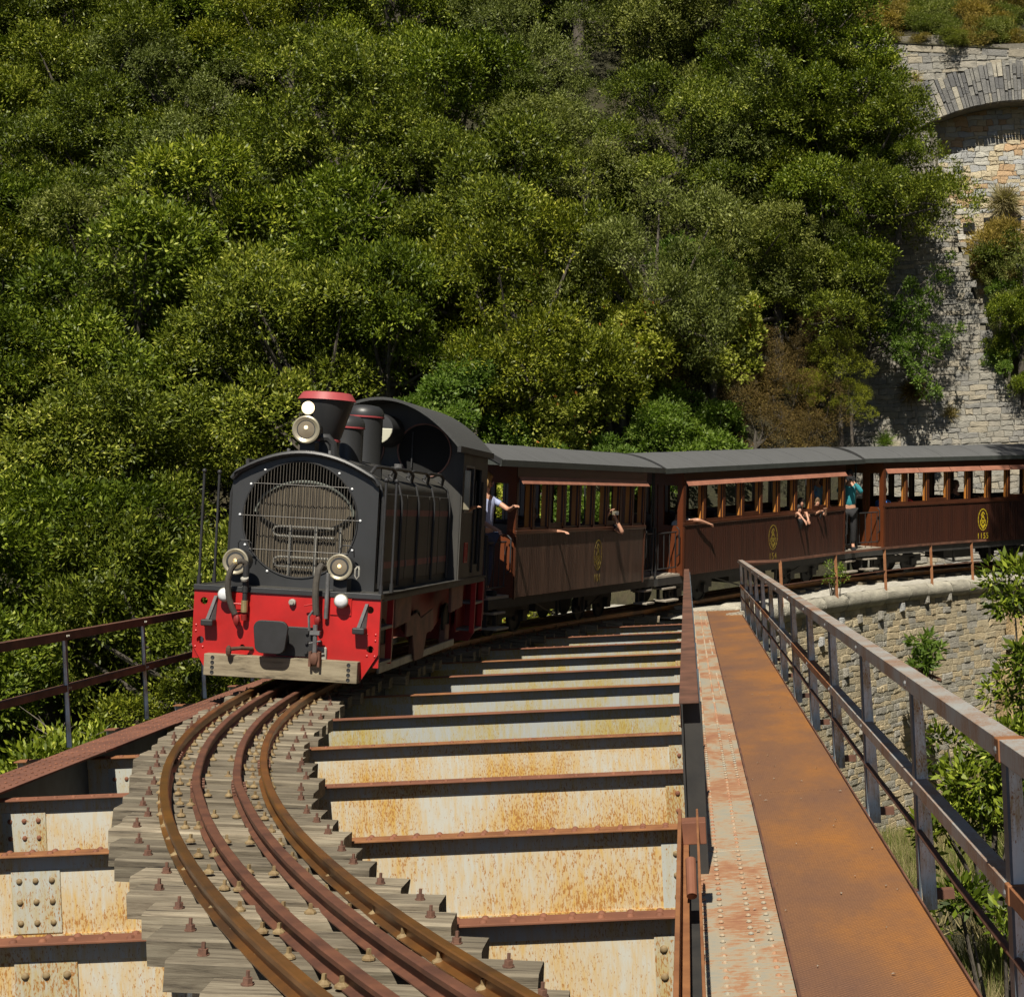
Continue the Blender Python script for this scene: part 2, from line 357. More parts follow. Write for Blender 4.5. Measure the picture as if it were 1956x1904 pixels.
        if bevel:
            bm = o.modifiers.new('bevel', 'BEVEL'); bm.width = bevel; bm.segments = 2; bm.limit_method = 'ANGLE'; bm.harden_normals = False
        return o
def fixn(me):
    import bmesh
    b = bmesh.new(); b.from_mesh(me); bmesh.ops.recalc_face_normals(b, faces=b.faces); b.to_mesh(me); b.free()
def obj_share(name, me, parent=None, mw=None, label=None):
    o = bpy.data.objects.new(name, me); C.objects.link(o)
    if parent: o.parent = parent
    if mw is not None: o.matrix_local = mw
    if label: o['label'] = label
    return o
def T(x, y, z): return Matrix.Translation((x, y, z))
def frame(origin, heading, cant=0, pitch=0):   # local x right, y back (along heading), z up
    return T(*origin) @ Matrix.Rotation(-heading, 4, 'Z') @ Matrix.Rotation(pitch, 4, 'X') @ Matrix.Rotation(cant, 4, 'Y')

# ------------------------------------------------------------ track geometry
TC = Vector((22.58, 18.40)); TR = 26.80; CANT = .088; RAILZ = .13
PHI0 = rad(28)
PHI1 = rad(42)
def grade(phi): return 0 if phi < PHI0 else .030 * TR * (min(phi, PHI1) - PHI0) + .008 * TR * max(0, phi - PHI1)
def trk(phi, off=0, z=0):                # off: outward (+ = left/outer), z above mean rail top
    r = TR + off
    return Vector((TC.x - r * math.cos(phi), TC.y + r * math.sin(phi), RAILZ + grade(phi) + z + off * CANT))
def phiY(Y): return math.asin((Y - TC.y) / TR)
# ============================================================ terrain
def hill(x, y):
    p = Vector((x - TC.x, y - TC.y)); dr = p.length
    z = -7.5 + 1.0 * (y - 27) + .35 * max(0, -x - 4) * .2
    if x > 4.5: z += (x - 4.5) * .15
    z += 1.1 * noise.noise(Vector((x * .13, y * .13, 1.3))) + .35 * noise.noise(Vector((x * .5, y * .5, 4)))
    if y > 29.5 and x > -3.5:
        z = min(z, (dr - 28.6) * 1.6)
        if x > 4.7 and y > 38: z = min(z, -.3) if y < 48.4 else 14.7 - (x - 5.3) * .1 + (y - 47.2) * .62
    if y > 28 and x > -4 and 23.9 < dr < 29.3: z = min(z, -.35)
    z = max(z, -13)
    if dr < 24.2:                       # bank inside the curve, falling to the gorge on the left
        q = -3.7 - .13 * max(0, min(y, 34) - 23) + .55 * max(0, x - 4.2) + (.9 * max(0, x - 6.2))
        q += .25 * noise.noise(Vector((x * .6, y * .6, 2)))
        if x < 2.2: q -= (2.2 - x) * 1.0
        q = max(q, -13)
        z = q if x > -2 or y < 27 else min(z, q)
        if y < 27 and x < -9: z = max(z, -13 + (-9 - x) * .2)
    return z
def terrain():
    xs = np.arange(-62, 46, .75); ys = np.arange(-8, 112, .75)
    vs = [(x, y, hill(x, y)) for y in ys for x in xs]
    nx = len(xs)
    fs = [(j * nx + i, j * nx + i + 1, (j + 1) * nx + i + 1, (j + 1) * nx + i) for j in range(len(ys) - 1) for i in range(nx - 1)]
    m = MB(); m.v = vs; m.f = fs; m.mi = [0] * len(fs)
    o = m.build('hillside', M['soil'], smooth=True, angle=80); o['kind'] = 'structure'
    m = MB(); m.box(-900, 900, -300, 900, -14.2, -14.0); o = m.build('gorge_floor', M['soil']); o['kind'] = 'structure'
terrain()
def sheet(name, mat, f, us, vs_, kind='structure', parent=None):
    pts = [f(u, v) for v in vs_ for u in us]; n = len(us)
    m = MB(); m.v = [tuple(p) for p in pts]
    m.f = [(j * n + i, j * n + i + 1, (j + 1) * n + i + 1, (j + 1) * n + i) for j in range(len(vs_) - 1) for i in range(n - 1)]
    m.mi = [0] * len(m.f)
    o = m.build(name, mat, parent, smooth=True, angle=80)
    if kind: o['kind'] = kind
    return o
def bed(u, v):
    p = trk(u, v); h = .05 * noise.noise(Vector((p.x * 2, p.y * 2, 0))) + .03 * noise.noise(Vector((p.x * 7, p.y * 7, 0)))
    return Vector((p.x, p.y, RAILZ + grade(u) - .20 + h - (.0 if -2.3 < v < 2.5 else .5)))
sheet('gravel_trackbed', M['gravel'], bed, [PHI0 + .004 * i for i in range(0, 240)], [-2.40, -2.35, -2.3] + [-2.2 + .2 * i for i in range(24)] + [2.6, 3.0])

# ------------------------------------------------------------ masonry
def h2(a, b, s): return noise.noise(Vector((a * 1.7 + s, b * 1.7 - s, s * .37)))
def masonry(root, f, s0, s1, t0, t1, ch, cw, mats, keep, name='stone', limit=300, gap=.014, bulge=(.02, .07), seed=1, jit=.3, mortar=None):
    rr = random.Random(seed); stones = []; t = t0
    while t < t1:
        h = ch * rr.uniform(.65, 1.35); s = s0 - rr.uniform(0, cw)
        while s < s1:
            w_ = cw * rr.uniform(.5, 1.6)
            if keep(s + w_ / 2, t + h / 2): stones.append((s, s + w_, t, t + h))
            s += w_
        t += h
    mid = lambda q: f((q[0] + q[1]) / 2, (q[2] + q[3]) / 2, 0)
    vis = [q for q in stones if inframe(mid(q), 10)]; rest = [q for q in stones if not inframe(mid(q), 10)]
    vis.sort(key=lambda q: -(q[1] - q[0]) * (q[3] - q[2]))
    single, rest = vis[:limit], vis[limit:] + rest
    def one(m, q):
        a, b, c, d = q; cx_, cy_ = (a + b) / 2, (c + d) / 2
        base = [(a, c), (a + (b - a) * .33, c), (a + (b - a) * .7, c), (b, c), (b, (c + d) / 2), (b, d), (a + (b - a) * .62, d), (a + (b - a) * .3, d), (a, d), (a, (c + d) / 2)]
        J = min(ch, cw) * jit
        pp = []
        for s, t in base:
            ds, dt = h2(s * 3, t * 3, seed) * J * 1.6, h2(s * 3 + 50, t * 3, seed + 3) * J * 1.6
            s2, t2 = s + ds, t + dt
            l = math.hypot(s2 - cx_, t2 - cy_); k = max(.4, 1 - gap / max(l, .05)); pp.append((cx_ + (s2 - cx_) * k, cy_ + (t2 - cy_) * k))
        out = rr.uniform(*bulge); n = len(pp)
        vs = [f(s, t, -.05) for s, t in pp]
        vs += [f(s, t, out * .55) for s, t in pp]
        vs += [f(cx_ + (s - cx_) * .80, cy_ + (t - cy_) * .78, out * rr.uniform(.8, 1.15)) for s, t in pp]
        vs += [f(cx_, cy_, out * rr.uniform(.95, 1.2))]
        fs = []
        for i in range(n):
            j = (i + 1) % n
            fs += [(i, j, n + j, n + i), (n + i, n + j, 2 * n + j, 2 * n + i), (2 * n + i, 2 * n + j, 3 * n)]
        m.cur = rr.choices(range(4), (4, 3, 2, 1.6))[0]
        m.add(vs, fs)
    for q in single:
        m = MB(); one(m, q); mt = mats[m.cur]; m.mi = [0] * len(m.f); m.build(name, mt, root)
    m = MB()
    for q in rest: one(m, q)
    if rest: m.build('small_stones', mats, root, kind='stuff')
# wing wall under the coping (inside of the curve)
WR = -2.50
def wing(s, t, d):
    phi = PHI0 + s / (TR + WR); p = trk(phi, WR - d); return Vector((p.x, p.y, t + grade(phi) * .6))
wt = tag(empty('abutment_wall', T(1.2, 29.9, -6)), 'curved grey and buff rubble stone abutment wall below the track, behind the right railing', 'wall')
wt_m = wt.matrix_world.copy()
def relroot(o):      # world-space meshes parented to an empty away from the origin
    return o.matrix_world.inverted()
def adopt(root):
    inv = root.matrix_world.inverted()
    for c in root.children:
        c.matrix_parent_inverse = inv
masonry(wt, wing, -.35, 9.3, -7.0, -.28, .115, .27, WING, lambda s, t: True, limit=290, seed=3, gap=.005, bulge=(.004, .035), jit=.20)
sheet('mortar', M['mortar'], lambda u, v: wing(u, v, -.012), [-.3 + .3 * i for i in range(33)], [-7, -5, -3, -1, -.2], kind=None, parent=wt)
# corbels projecting from the wall
for k, (xd, yd) in enumerate([(1693, 1171 - 6), (1605, 1190), (1640, 1184), (1677, 1176), (1720, 1160), (1765, 1150), (1808, 1142), (1566, 1226), (1640, 1395), (1614, 1290)][1:]):
    best = min(((proj(wing(s * .1, -.3 - t * .1, 0)), s * .1, -.3 - t * .1) for s in range(0, 92) for t in range(0, 50)), key=lambda q: (q[0][0] - xd) ** 2 + (q[0][1] - yd) ** 2)
    s, t = best[1], best[2]; m = MB()
    vs = [wing(s + a, t + b, d) for d in (-.05, .11) for a, b in ((-.045, -.11 + (.06 if d > 0 else 0)), (.045, -.11 + (.06 if d > 0 else 0)), (.045, .11), (-.045, .11))]
    m.add(vs, [(0, 1, 2, 3), (4, 5, 6, 7), (0, 1, 5, 4), (1, 2, 6, 5), (2, 3, 7, 6), (3, 0, 4, 7)])
    m.build('corbel_stone', WING[3] if k % 3 else PALE[3], wt, bevel=.012)
# coping stones with a rounded nose
s = -.45; k = 0
while s < 9.6:
    L = R.uniform(.62, 1.15); m = MB(); N = 5
    prof = [(-.34, -.26), (.02, -.27), (.07, -.22), (.125, -.12), (.12, -.02), (.06, .045), (-.05, .06), (-.34, .03)]
    vs = []
    for i in range(N):
        ss = s + .012 + (L - .024) * i / (N - 1)
        for j, (d, z) in enumerate(prof):
            e = .022 * noise.noise(Vector((ss * 4, j * 1.3, k)))
            vs.append(wing(ss, z + e, d + .03 + e))
    n = len(prof); fs = [(i * n + j, i * n + (j + 1) % n, (i + 1) * n + (j + 1) % n, (i + 1) * n + j) for i in range(N - 1) for j in range(n)]
    fs += [tuple(range(n)), tuple(range((N - 1) * n, N * n))]
    m.add(vs, fs); m.build('coping_stone', M['coping'], wt, smooth=True, angle=50); s += L; k += 1
adopt(wt)
# end pier that carries the bridge
ab = tag(empty('abutment_pier', T(-2.4, 31.2, -7)), 'stone pier face under the far end of the iron bridge', 'pier')
masonry(ab, lambda s, t, d: Vector((s, 31.0 - d, t)), -5.6, 1.3, -7, -.42, .3, .6, WING, lambda s, t: True, limit=40, seed=9)
m = MB(); m.box(-5.7, 1.25, 31.05, 32.4, -7.5, -.38); m.build('pier_core', M['mortar'], ab)
m = MB(); m.box(-5.6, 1.3, 30.75, 31.3, -.42, -.12); m.build('bearing_ledge', M['coping'], ab, bevel=.03)
adopt(ab)
m = MB()
for i, (a, b, c, d, z) in enumerate([(-.1, .95, 31.3, 32.05, .02), (.55, 1.5, 31.35, 31.9, .07), (-.55, .1, 31.7, 32.5, .06)]):
    m.prism([(a, c, z - .3), (b, c + .03, z - .3), (b - .05, d, z - .3), (a + .1, d, z - .3)], (.02, 0, .34))
tag(m.build('ledge_rock', M['coping'], bevel=.05), 'pale rock slabs at the far end of the checkered walkway', 'rock')

# ------------------------------------------------------------ big retaining wall with blind arch
WY = 45.6; BAT = .10
def wall(s, t, d): return Vector((s, WY + BAT * max(t, 0) * .8 - d, t))
rw = tag(empty('retaining_wall', T(7.5, 46, 0)), 'tall grey stone retaining wall with a large blind arch, at the right behind the last coach', 'wall')
AC, AR, AR2 = P(1962, 636, 47.0), 6.50, 7.55       # arch centre, inner and outer radius
ac = (AC.x, AC.z)
def wx(xd, yd, Y=46.3): q = P(xd, yd, Y); return q.x, q.z
edge = [wx(1990, 775), wx(1930, 745), wx(1905, 690), wx(1878, 610), wx(1850, 520), wx(1826, 440), wx(1806, 380), wx(1792, 300), wx(1776, 236)]
def edge_x(t):
    if t <= edge[0][1]: return 99
    for (x0, z0), (x1, z1) in zip(edge, edge[1:]):
        if z0 <= t <= z1: return x0 + (x1 - x0) * (t - z0) / (z1 - z0)
    return 99
def topz(s): return wx(1660, 84, 46.9)[1] - (s - wx(1660, 84, 46.9)[0]) * .10
def in_arch(s, t, r): return math.hypot(s - ac[0], t - ac[1]) < r
def keep_wall(s, t):
    if t > topz(s): return False
    if t > edge[-1][1] - .2:
        return not in_arch(s, t, AR2) 
    if t > edge[0][1]: return s < edge_x(t) and not in_arch(s, t, 0)
    return True
masonry(rw, wall, 2.6, 16.5, -.2, 17, .155, .34, GREY, keep_wall, limit=290, seed=5, gap=.006, bulge=(.008, .05), jit=.20)
# mortar backing (front skin), cut round the opening
m = MB(); st = .35
for i in range(int(14 / st)):
    for j in range(int(16.5 / st)):
        s, t = 2.6 + i * st, -.3 + j * st
        if keep_wall(s + st / 2, t + st / 2) or (t > edge[-1][1] and not in_arch(s + st / 2, t + st / 2, AR + .25) and t < topz(s)):
            m.add([wall(s, t, -.03), wall(s + st, t, -.03), wall(s + st, t + st, -.03), wall(s, t + st, -.03)], [(0, 1, 2, 3)])
m.build('mortar', M['mortar'], rw)
# voussoirs: long thin stones fanned round the arch
rr = random.Random(4); a = rad(82); nv = 0
while a < rad(178):
    da = rr.uniform(.011, .022); parts_ = [AR, AR + rr.uniform(.25, .42), AR + rr.uniform(.55, .75), AR2 + rr.uniform(-.05, .10)]
    for q in range(3):
        r0, r1 = parts_[q] + .008, parts_[q + 1] - .008; g = .0012; out = rr.uniform(.02, .07)
        def pt(r, an, d): return wall(ac[0] + r * math.cos(an), ac[1] + r * math.sin(an), d)
        vs = [pt(r, an, d) for d in (-.3 if q else -.75, out) for r, an in ((r0, a + g), (r0, a + da - g), (r1, a + da - g), (r1, a + g))]
        if pt(r0, a, 0).z < edge[-1][1] - .3: continue
        m = MB(); m.add(vs, [(0, 1, 2, 3), (4, 5, 6, 7), (0, 1, 5, 4), (1, 2, 6, 5), (2, 3, 7, 6), (3, 0, 4, 7)])
        m.build('arch_stone', rr.choices(RINGM, (5, 4, 3, 1.2))[0], rw); nv += 1
    a += da
# intrados soffit and pier reveal
sheet('arch_soffit', M['mortar'], lambda u, v: Vector((ac[0] + AR * math.cos(u), 0, ac[1] + AR * math.sin(u))) + Vector((0, wall(0, ac[1] + AR * math.sin(u), -.2).y + v, 0)), [rad(88 + 2 * i) for i in range(46)], [0, .4, .9], kind=None, parent=rw)
m = MB()
for (x0, z0), (x1, z1) in zip(edge, edge[1:]):
    m.add([wall(x0, z0, 0), wall(x1, z1, 0), wall(x1, z1, -1.0), wall(x0, z0, -1.0)], [(0, 1, 2, 3)])
m.build('pier_reveal', GREY[0], rw)
# capping course
s = 2.8
while s < 16:
    L = R.uniform(.4, .9); z = topz(s); m = MB(); m.box(0, L - .03, -.06, .45, -.14, R.uniform(.03, .10), T(s, wall(s, z, 0).y, z - .05) @ Matrix.Rotation(.1, 4, 'Y')); m.build('cap_stone', R.choice(GREY), rw, bevel=.02); s += L
adopt(rw)
# pale infill
def fill(s, t, d): return Vector((s, wall(s, t, 0).y + .85 - d, t))
fw = tag(empty('arch_infill_wall', T(10, 49, 5)), 'pale cream and ochre rubble infill wall recessed inside the blind arch', 'wall')
z_lo = wx(1850, 452)[1]
masonry(fw, fill, 6.2, 15.5, z_lo - 3.2, 13.5, .14, .27, PALE, lambda s, t: in_arch(s, t, AR + .4) or (t < ac[1] and s > edge_x(t) - 1.2), limit=290, seed=8, gap=.006, bulge=(.01, .05), jit=.30)
sheet('mortar', M['mortar_pale'], lambda u, v: fill(u, v, -.02), [5.8 + .5 * i for i in range(22)], [-2 + .5 * i for i in range(33)], kind=None, parent=fw)
for xd, yd in ((1800, 462), (1847, 438), (1935, 425), (1886, 428)):
    x, z = wx(xd, yd, 47.5); m = MB(); m.box(x - .16, x + .16, fill(x, z, 0).y - .12, fill(x, z, 0).y, z - .12, z + .12); m.build('weep_hole', M['dark_void'], fw)
adopt(fw)

# ============================================================ bridge
BS = 2.13; BEAMS = [7.4 + BS * k for k in range(-2, 11)]
ZB = -.07; DEPTH = .56
br = tag(empty('iron_bridge', T(0, 17, 0)), 'rusty riveted iron girder bridge with pale painted cross beams under the track', 'bridge')
def adopt1(o, r): o.matrix_parent_inverse = r.matrix_world.inverted(); return o
def dome(m, p, nrm, r):
    p = Vector(p); nrm = Vector(nrm); m.lathe([(r, 0), (r * .82, r * .42), (r * .42, r * .66)], p, nrm, 7)
rivet_me = {}
def rivet_mesh(kind, mat):
    if kind in rivet_me: return rivet_me[kind]
    m = MB(); dome(m, (0, 0, 0), (0, 0, 1), .019); o = m.build('rivet', mat, smooth=True, angle=60); me = o.data; bpy.data.objects.remove(o); rivet_me[kind] = me; return me
TOY = Matrix.Rotation(rad(90), 4, 'X')      # dome points at -y
nriv = 0
for bi, Yb in enumerate(BEAMS):
    o0 = T(0, Yb, 0); near = Yb < 15; mt = M['beam_paint'] if near else M['beam_far']
    b = empty('cross_beam', o0, None); b.parent = br; adopt1(b, br)
    x0, x1 = -5.62, -.05
    m = MB(); m.box(x0, x1, -.004, .006, ZB - DEPTH, ZB - .006); m.build('web_plate', mt, b)
    m = MB(); m.box(x0, x1, -.088, .045, ZB - .012, ZB); m.build('top_flange', M['rust_red'] if Yb < 8 or Yb > 24 else M['rust_orange'] if bi % 2 else M['rust_red'], b, bevel=.003)
    m = MB(); m.box(x0, x1, -.015, -.004, ZB - .098, ZB - .012); m.box(x0, x1, -.015, -.004, ZB - DEPTH, ZB - DEPTH + .09); m.box(x0, x1, .006, .016, ZB - .098, ZB - .012)
    m.build('angle_leg', mt, b)
    m = MB(); m.box(x0, x1, -.10, .10, ZB - DEPTH - .012, ZB - DEPTH); m.build('bottom_flange', M['rust_red'], b)
    # end plates and splice plate
    lx = trk(phiY(Yb), .95).x if Yb < 31 else -4
    plates = [(-.22, -.055, ZB - .47, ZB - .10), (x0 + .75, x0 + 1.05, ZB - .46, ZB - .10), (lx - .34, lx - .06, ZB - .46, ZB - .10)]
    for (a, c, z0, z1) in plates:
        if c - a < .05 or (a == lx - .34 and lx - .34 < x0 + 1.10): continue
        m = MB(); m.box(a, c, -.013, -.0045, z0, z1); m.build('gusset_plate', M['plate_paint'], b)
    spots = []
    for k in range(int((x1 - x0) / .15)): spots.append((x0 + .1 + .15 * k, -.016, ZB - DEPTH + .045, 'w'))
    for (a, c, z0, z1) in plates:
        nc = 2 if c - a < .2 else 3
        if a == lx - .34 and lx - .34 < x0 + 1.10: continue
        for i in range(nc if Yb < 9 or nc == 3 else 1):
            for j in range(3 if Yb < 13 else 2): spots.append((a + (c - a) * (i + .5) / (nc if Yb < 9 or nc == 3 else 1), -.0135, z0 + (z1 - z0) * (j + .5) / (3 if Yb < 13 else 2), 'w'))
    if Yb < 14 or Yb > 24:
        for k in range(int((x1 - x0) / .13)):
            spots.append((x0 + .1 + .13 * k, -.052, ZB, 't'))
            if Yb < 10: spots.append((x0 + .1 + .13 * k, .022, ZB, 't'))
    m = MB(); nr = 0
    for (x, y, z, kd) in spots:
        p = Vector((x, y + Yb, z)); vis = Yb < 10.5 and inframe(p, 5) and not (trk(phiY(Yb), .8).x < x < trk(phiY(Yb), -.8).x)
        if vis and nriv < 290:
            obj_share('rivet', rivet_mesh(kd, M['bolt_tan'] if kd == 'w' else M['rust_red']), b, T(x, y, z) @ (TOY if kd == 'w' else Matrix()), None); nriv += 1
        else: dome(m, (x, y, z), (0, -1, 0) if kd == 'w' else (0, 0, 1), .019); nr += 1
    if nr: m.build('rivet_rows', mt if kd == 'w' else M['rust_red'], b, kind='stuff')
# main girders
def girder(xa, xb, mat, name, rows, dense_r):
    g = empty(name, T(0, 0, 0)); g.parent = br; adopt1(g, br)
    y = 1.2; k = 0
    m = MB(); m.box(xa + .13, xa + .16, 0, 31.2, -2.1, -.012); m.box(xa + .03, xb - .03, 0, 31.2, -2.12, -2.1); m.build('girder_web', M['shaded_blue_steel'], g)
    while y < 31.2:
        L = [2.35, 2.9, 1.9][k % 3]; m = MB(); m.box(xa, xb, y + .003, min(y + L, 31.3) - .003, -.018, (k % 2) * .003); m.build('cover_plate', mat, g, bevel=.003); y += L; k += 1
    m = MB()
    yy = 1.5; i = 0
    while yy < 31:
        for r_ in rows:
            if r_[1] and int(yy / 2.6) % 2: continue
            dome(m, (xa + r_[0], yy + R.uniform(-.006, .006), .003), (0, 0, 1), .0125)
        yy += dense_r
    m.build('rivet_rows', M['rust_red'] if mat == M['left_cover'] else M['cover'], g, kind='stuff')
    return g
girder(-.045, .315, M['cover'], 'right_girder', [(.12, 0), (.235, 0), (.05, 1), (.31, 1)], .105)
girder(-5.20, -4.82, M['left_cover'], 'left_girder', [(.06, 0), (.14, 0), (.24, 0), (.32, 0)], .12)
# stringers under the sleepers
for Ya, Yc in zip(BEAMS, BEAMS[1:]):
    for off in (-.42, .42):
        a, c = trk(phiY(Ya), off), trk(phiY(Yc), off); m = MB(); d = (c - a); d.z = 0; h = math.atan2(d.x, d.y); mm = T(a.x, a.y, 0) @ Matrix.Rotation(-h, 4, 'Z'); L = d.length
        m.box(-.005, .005, 0.02, L - .02, -.56, -.085, mm); m.box(-.07, .07, .1, L - .1, -.083, -.073, mm); m.box(-.07, .07, .02, L - .02, -.57, -.56, mm)
        o = m.build('stringer', M['shaded_blue_steel'], br); adopt1(o, br)
# longitudinal brackets under the walkway and cantilevers
for Yb in BEAMS:
    m = MB(); m.prism([(.3, Yb - .04, -.02), (1.02, Yb - .04, -.02), (1.02, Yb - .04, -.09), (.3, Yb - .04, -.5)], (0, .02, 0)); o = m.build('bracket', M['shaded_blue_steel'], br); adopt1(o, br)
    m = MB(); m.box(.9, 1.12, Yb - .03, Yb + .03, -.06, -.02); o = m.build('outrigger', M['rust_dark'], br); adopt1(o, br)
# checkered walkway
wk = tag(empty('walkway', T(.6, 17, 0)), 'rusty orange checkered steel walkway beside the right handrail', 'walkway')
y = 1.6
while y < 31.1:
    m = MB(); m.box(.33, .925, y + .002, min(y + 2.13, 31.2) - .002, -.012, -.004 + R.uniform(0, .003)); o = m.build('checker_plate', M['checker'], wk); adopt1(o, wk); y += 2.13
m = MB(); m.box(.318, .329, 1.6, 31.2, -.05, .004); o = m.build('edge_strip', M['rust_dark'], wk); adopt1(o, wk)
m = MB(); m.box(.926, .934, 1.6, 31.2, -.05, .012); o = m.build('outer_edge', M['rust_dark'], wk); adopt1(o, wk)

# railings
def box_path(m, pts, w_, h_):           # rail of rectangular section along points (top at z)
    for a, b in zip(pts, pts[1:]):
        a, b = Vector(a), Vector(b); d = (b - a); L = d.length; h = math.atan2(d.x, d.y); p = math.asin(d.z / L)
        m.box(-w_ / 2, w_ / 2, 0, L, -h_, 0, T(*a) @ Matrix.Rotation(-h, 4, 'Z') @ Matrix.Rotation(p, 4, 'X'))
rl = tag(empty('handrail', T(.98, 17, 0)), 'long grey painted rusty steel handrail along the outer edge of the walkway at the right', 'railing')
posts = [3.05, 5.18] + [7.35 + 2.13 * k for k in range(11)] + [30.95]
top = MB()
ys = posts
for i, (a, c) in enumerate(zip(ys, ys[1:])):
    if i % 2 == 0 or i < 2:
        c2 = ys[min(i + 2, len(ys) - 1)] if i >= 2 else c
    else: continue
    m = MB()
    m.box(.945, 1.025, a + .003, c2 - .003, .928, .938); m.box(.945, .953, a + .003, c2 - .003, .870, .930)
    o = m.build('top_rail', M['rail_paint'], rl, bevel=.002); adopt1(o, rl)
    m = MB(); m.box(.955, 1.015, a + .003, c2 - .003, .472, .480); m.box(.955, .962, a + .003, c2 - .003, .425, .474)
    o = m.build('middle_rail', M['rail_paint'] if i % 4 else M['rust_orange'], rl, bevel=.002); adopt1(o, rl)
    m = MB(); m.tube([(.975, a, .245), (.975, (a + c2) / 2, .235), (.975, c2, .245)], .014); o = m.build('lower_rail', M['rust_dark'], rl); adopt1(o, rl)
for y in posts:
    m = MB()
    m.box(.963, .972, y, y + .075, -.1, .868); m.cur = 1
    m.prism([(.972, y, -.1), (1.04, y, -.1), (1.038, y, .08), (1.022, y, .50), (1.010, y, .868), (.972, y, .868)], (0, .008, 0))
    o = m.build('post', [M['shaded_blue_steel'], M['sunlit_post_paint']], rl); adopt1(o, rl)  # dark leg and bright leg: shade and sunlight painted as two materials
    for z in (.90, .45): m = MB(); dome(m, (.944 if z > .5 else .954, y + .035, z), (-1, 0, 0), .016); o = m.build('bolt', M['steel_grey'], rl); adopt1(o, rl)
m = MB(); m.box(.940, 1.03, 5.17, 5.24, .865, .9395); o = m.build('rail_end_cap', M['rust_orange'], rl, bevel=.004); adopt1(o, rl)
m = MB(); m.cyl((.985, 5.1695, .902), (.985, 5.1675, .902), .026, n=16); o = m.build('red_paint_spot', M['red'], rl); adopt1(o, rl)
m = MB(); m.box(.950, 1.02, 5.165, 5.22, .42, .485); o = m.build('rail_end_cap', M['rust_orange'], rl, bevel=.004); adopt1(o, rl)
# rusted railing standing on the coping
fr = tag(empty('coping_railing', wing(4, .1, .05) is None or T(*wing(4, .1, 0))), 'thin rusted iron railing standing on the stone coping in front of the coaches', 'railing')
fs_ = []
for xd in (1494, 1599, 1692, 1780, 1858):
    s = min((abs(proj(wing(q * .02, .06, .10))[0] - xd), q * .02) for q in range(-20, 620))[1]; fs_.append(s)
for s in fs_:
    p = wing(s, .0, .10); m = MB(); m.box(-.028, .028, -.006, .006, 0, .88, T(*p)); m.box(-.006, .006, -.0, .05, 0, .88, T(*p)); o = m.build('post', M['rust_orange'], fr); adopt1(o, fr)
ends = [(.985, 30.95, .92)] + [wing(s, .90, .10) for s in fs_] + [wing(fs_[-1] + .5, .90, .1)]
m = MB(); box_path(m, ends, .05, .045); o = m.build('top_rail', M['rust_dark'], fr); adopt1(o, fr)
m = MB(); box_path(m, [(.985, 30.95, .47)] + [wing(s, .43, .10) for s in fs_] + [wing(fs_[-1] + .25, .43, .1)], .02, .02); o = m.build('middle_rail', M['rust_dark'], fr); adopt1(o, fr)
# left railing outside the far girder
lr = tag(empty('left_handrail', T(-5.5, 17, 0)), 'rusty steel handrail on the far side of the bridge, left of the locomotive', 'railing')
lp = [6.1, 8.15, 10.2, 12.4, 14.55, 16.65, 18.65, 20.7, 22.8, 24.9, 27, 29.1]
for i in range(0, len(lp) - 2, 2):
    for z, nm in ((.94, 'top_rail'), (.475, 'middle_rail')):
        m = MB(); m.box(-5.54, -5.465, lp[i], lp[i + 2], z - .009, z); m.box(-5.473, -5.465, lp[i], lp[i + 2], z - (.075 if z > .5 else .06), z - .009); o = m.build(nm, M['rust_dark'], lr, bevel=.002); adopt1(o, lr)
for y in lp:
    m = MB(); m.box(-5.50, -5.49, y, y + .085, -.07, .93); m.box(-5.463 - .03, -5.455 - .03, y - .004, y + .09, -.07, .93)
    m.cur = 1; m.prism([(-5.49, y - .006, -.07), (-5.45, y - .006, -.07), (-5.472, y - .006, .93), (-5.49, y - .006, .93)], (0, .006, 0)); o = m.build('post', [M['shaded_blue_steel'], M['sunlit_post_paint']], lr); adopt1(o, lr)  # side leg carries shade and thin front sliver sunlight, both as colour
    m = MB()
    for z in (.90, .445): dome(m, (-5.464, y + .03, z), (1, 0, 0), .014); dome(m, (-5.464, y + .075, z), (1, 0, 0), .012)
    o = m.build('bolt', M['plate_paint'], lr); adopt1(o, lr)
# inner rail seen end on
ir = tag(empty('inner_rail', T(-.02, 18, 0)), 'brown steel guard rail running down the middle between the cross beams and the riveted plate', 'railing')
m = MB(); m.box(-.068, .025, 7.75, 30.6, .812, .822); m.box(-.065, -.055, 7.75, 30.6, .70, .812); o = m.build('top_rail', M['rust_dark'], ir, bevel=.003); adopt1(o, ir)
for y in [7.75] + [9.5 + 2.13 * k for k in range(10)]:
    m = MB(); m.box(-.062, -.052, y, y + .09, -.07, .812); m.box(-.062, .038, y + .08, y + .09, -.07, .812); o = m.build('post', M['under'] if y < 8 else M['shaded_blue_steel'], ir); adopt1(o, ir)  # nearest post coloured black for the shadowed channel interior
m = MB(); m.box(-.088, -.072, 1.5, 7.3, .30, .40); m.box(-.088, -.045, 1.5, 7.3, .292, .302); m.box(-.01, .0, 1.5, 7.3, .30, .40); o = m.build('lower_channel', M['rust_orange'], ir, bevel=.002); adopt1(o, ir)
m = MB(); m.box(-.07, -.012, 1.5, 7.1, .20, .21); m.box(-.07, -.065, 1.5, 7.1, .21, .29); o = m.build('shaded_channel_floor', M['under'], ir); adopt1(o, ir)  # black floor puts the shade inside the channel into the colour
m = MB(); m.box(-.075, .03, 7.0, 7.12, .30, .395); o = m.build('clamp_plate', M['rust_red'], ir, bevel=.004); adopt1(o, ir)
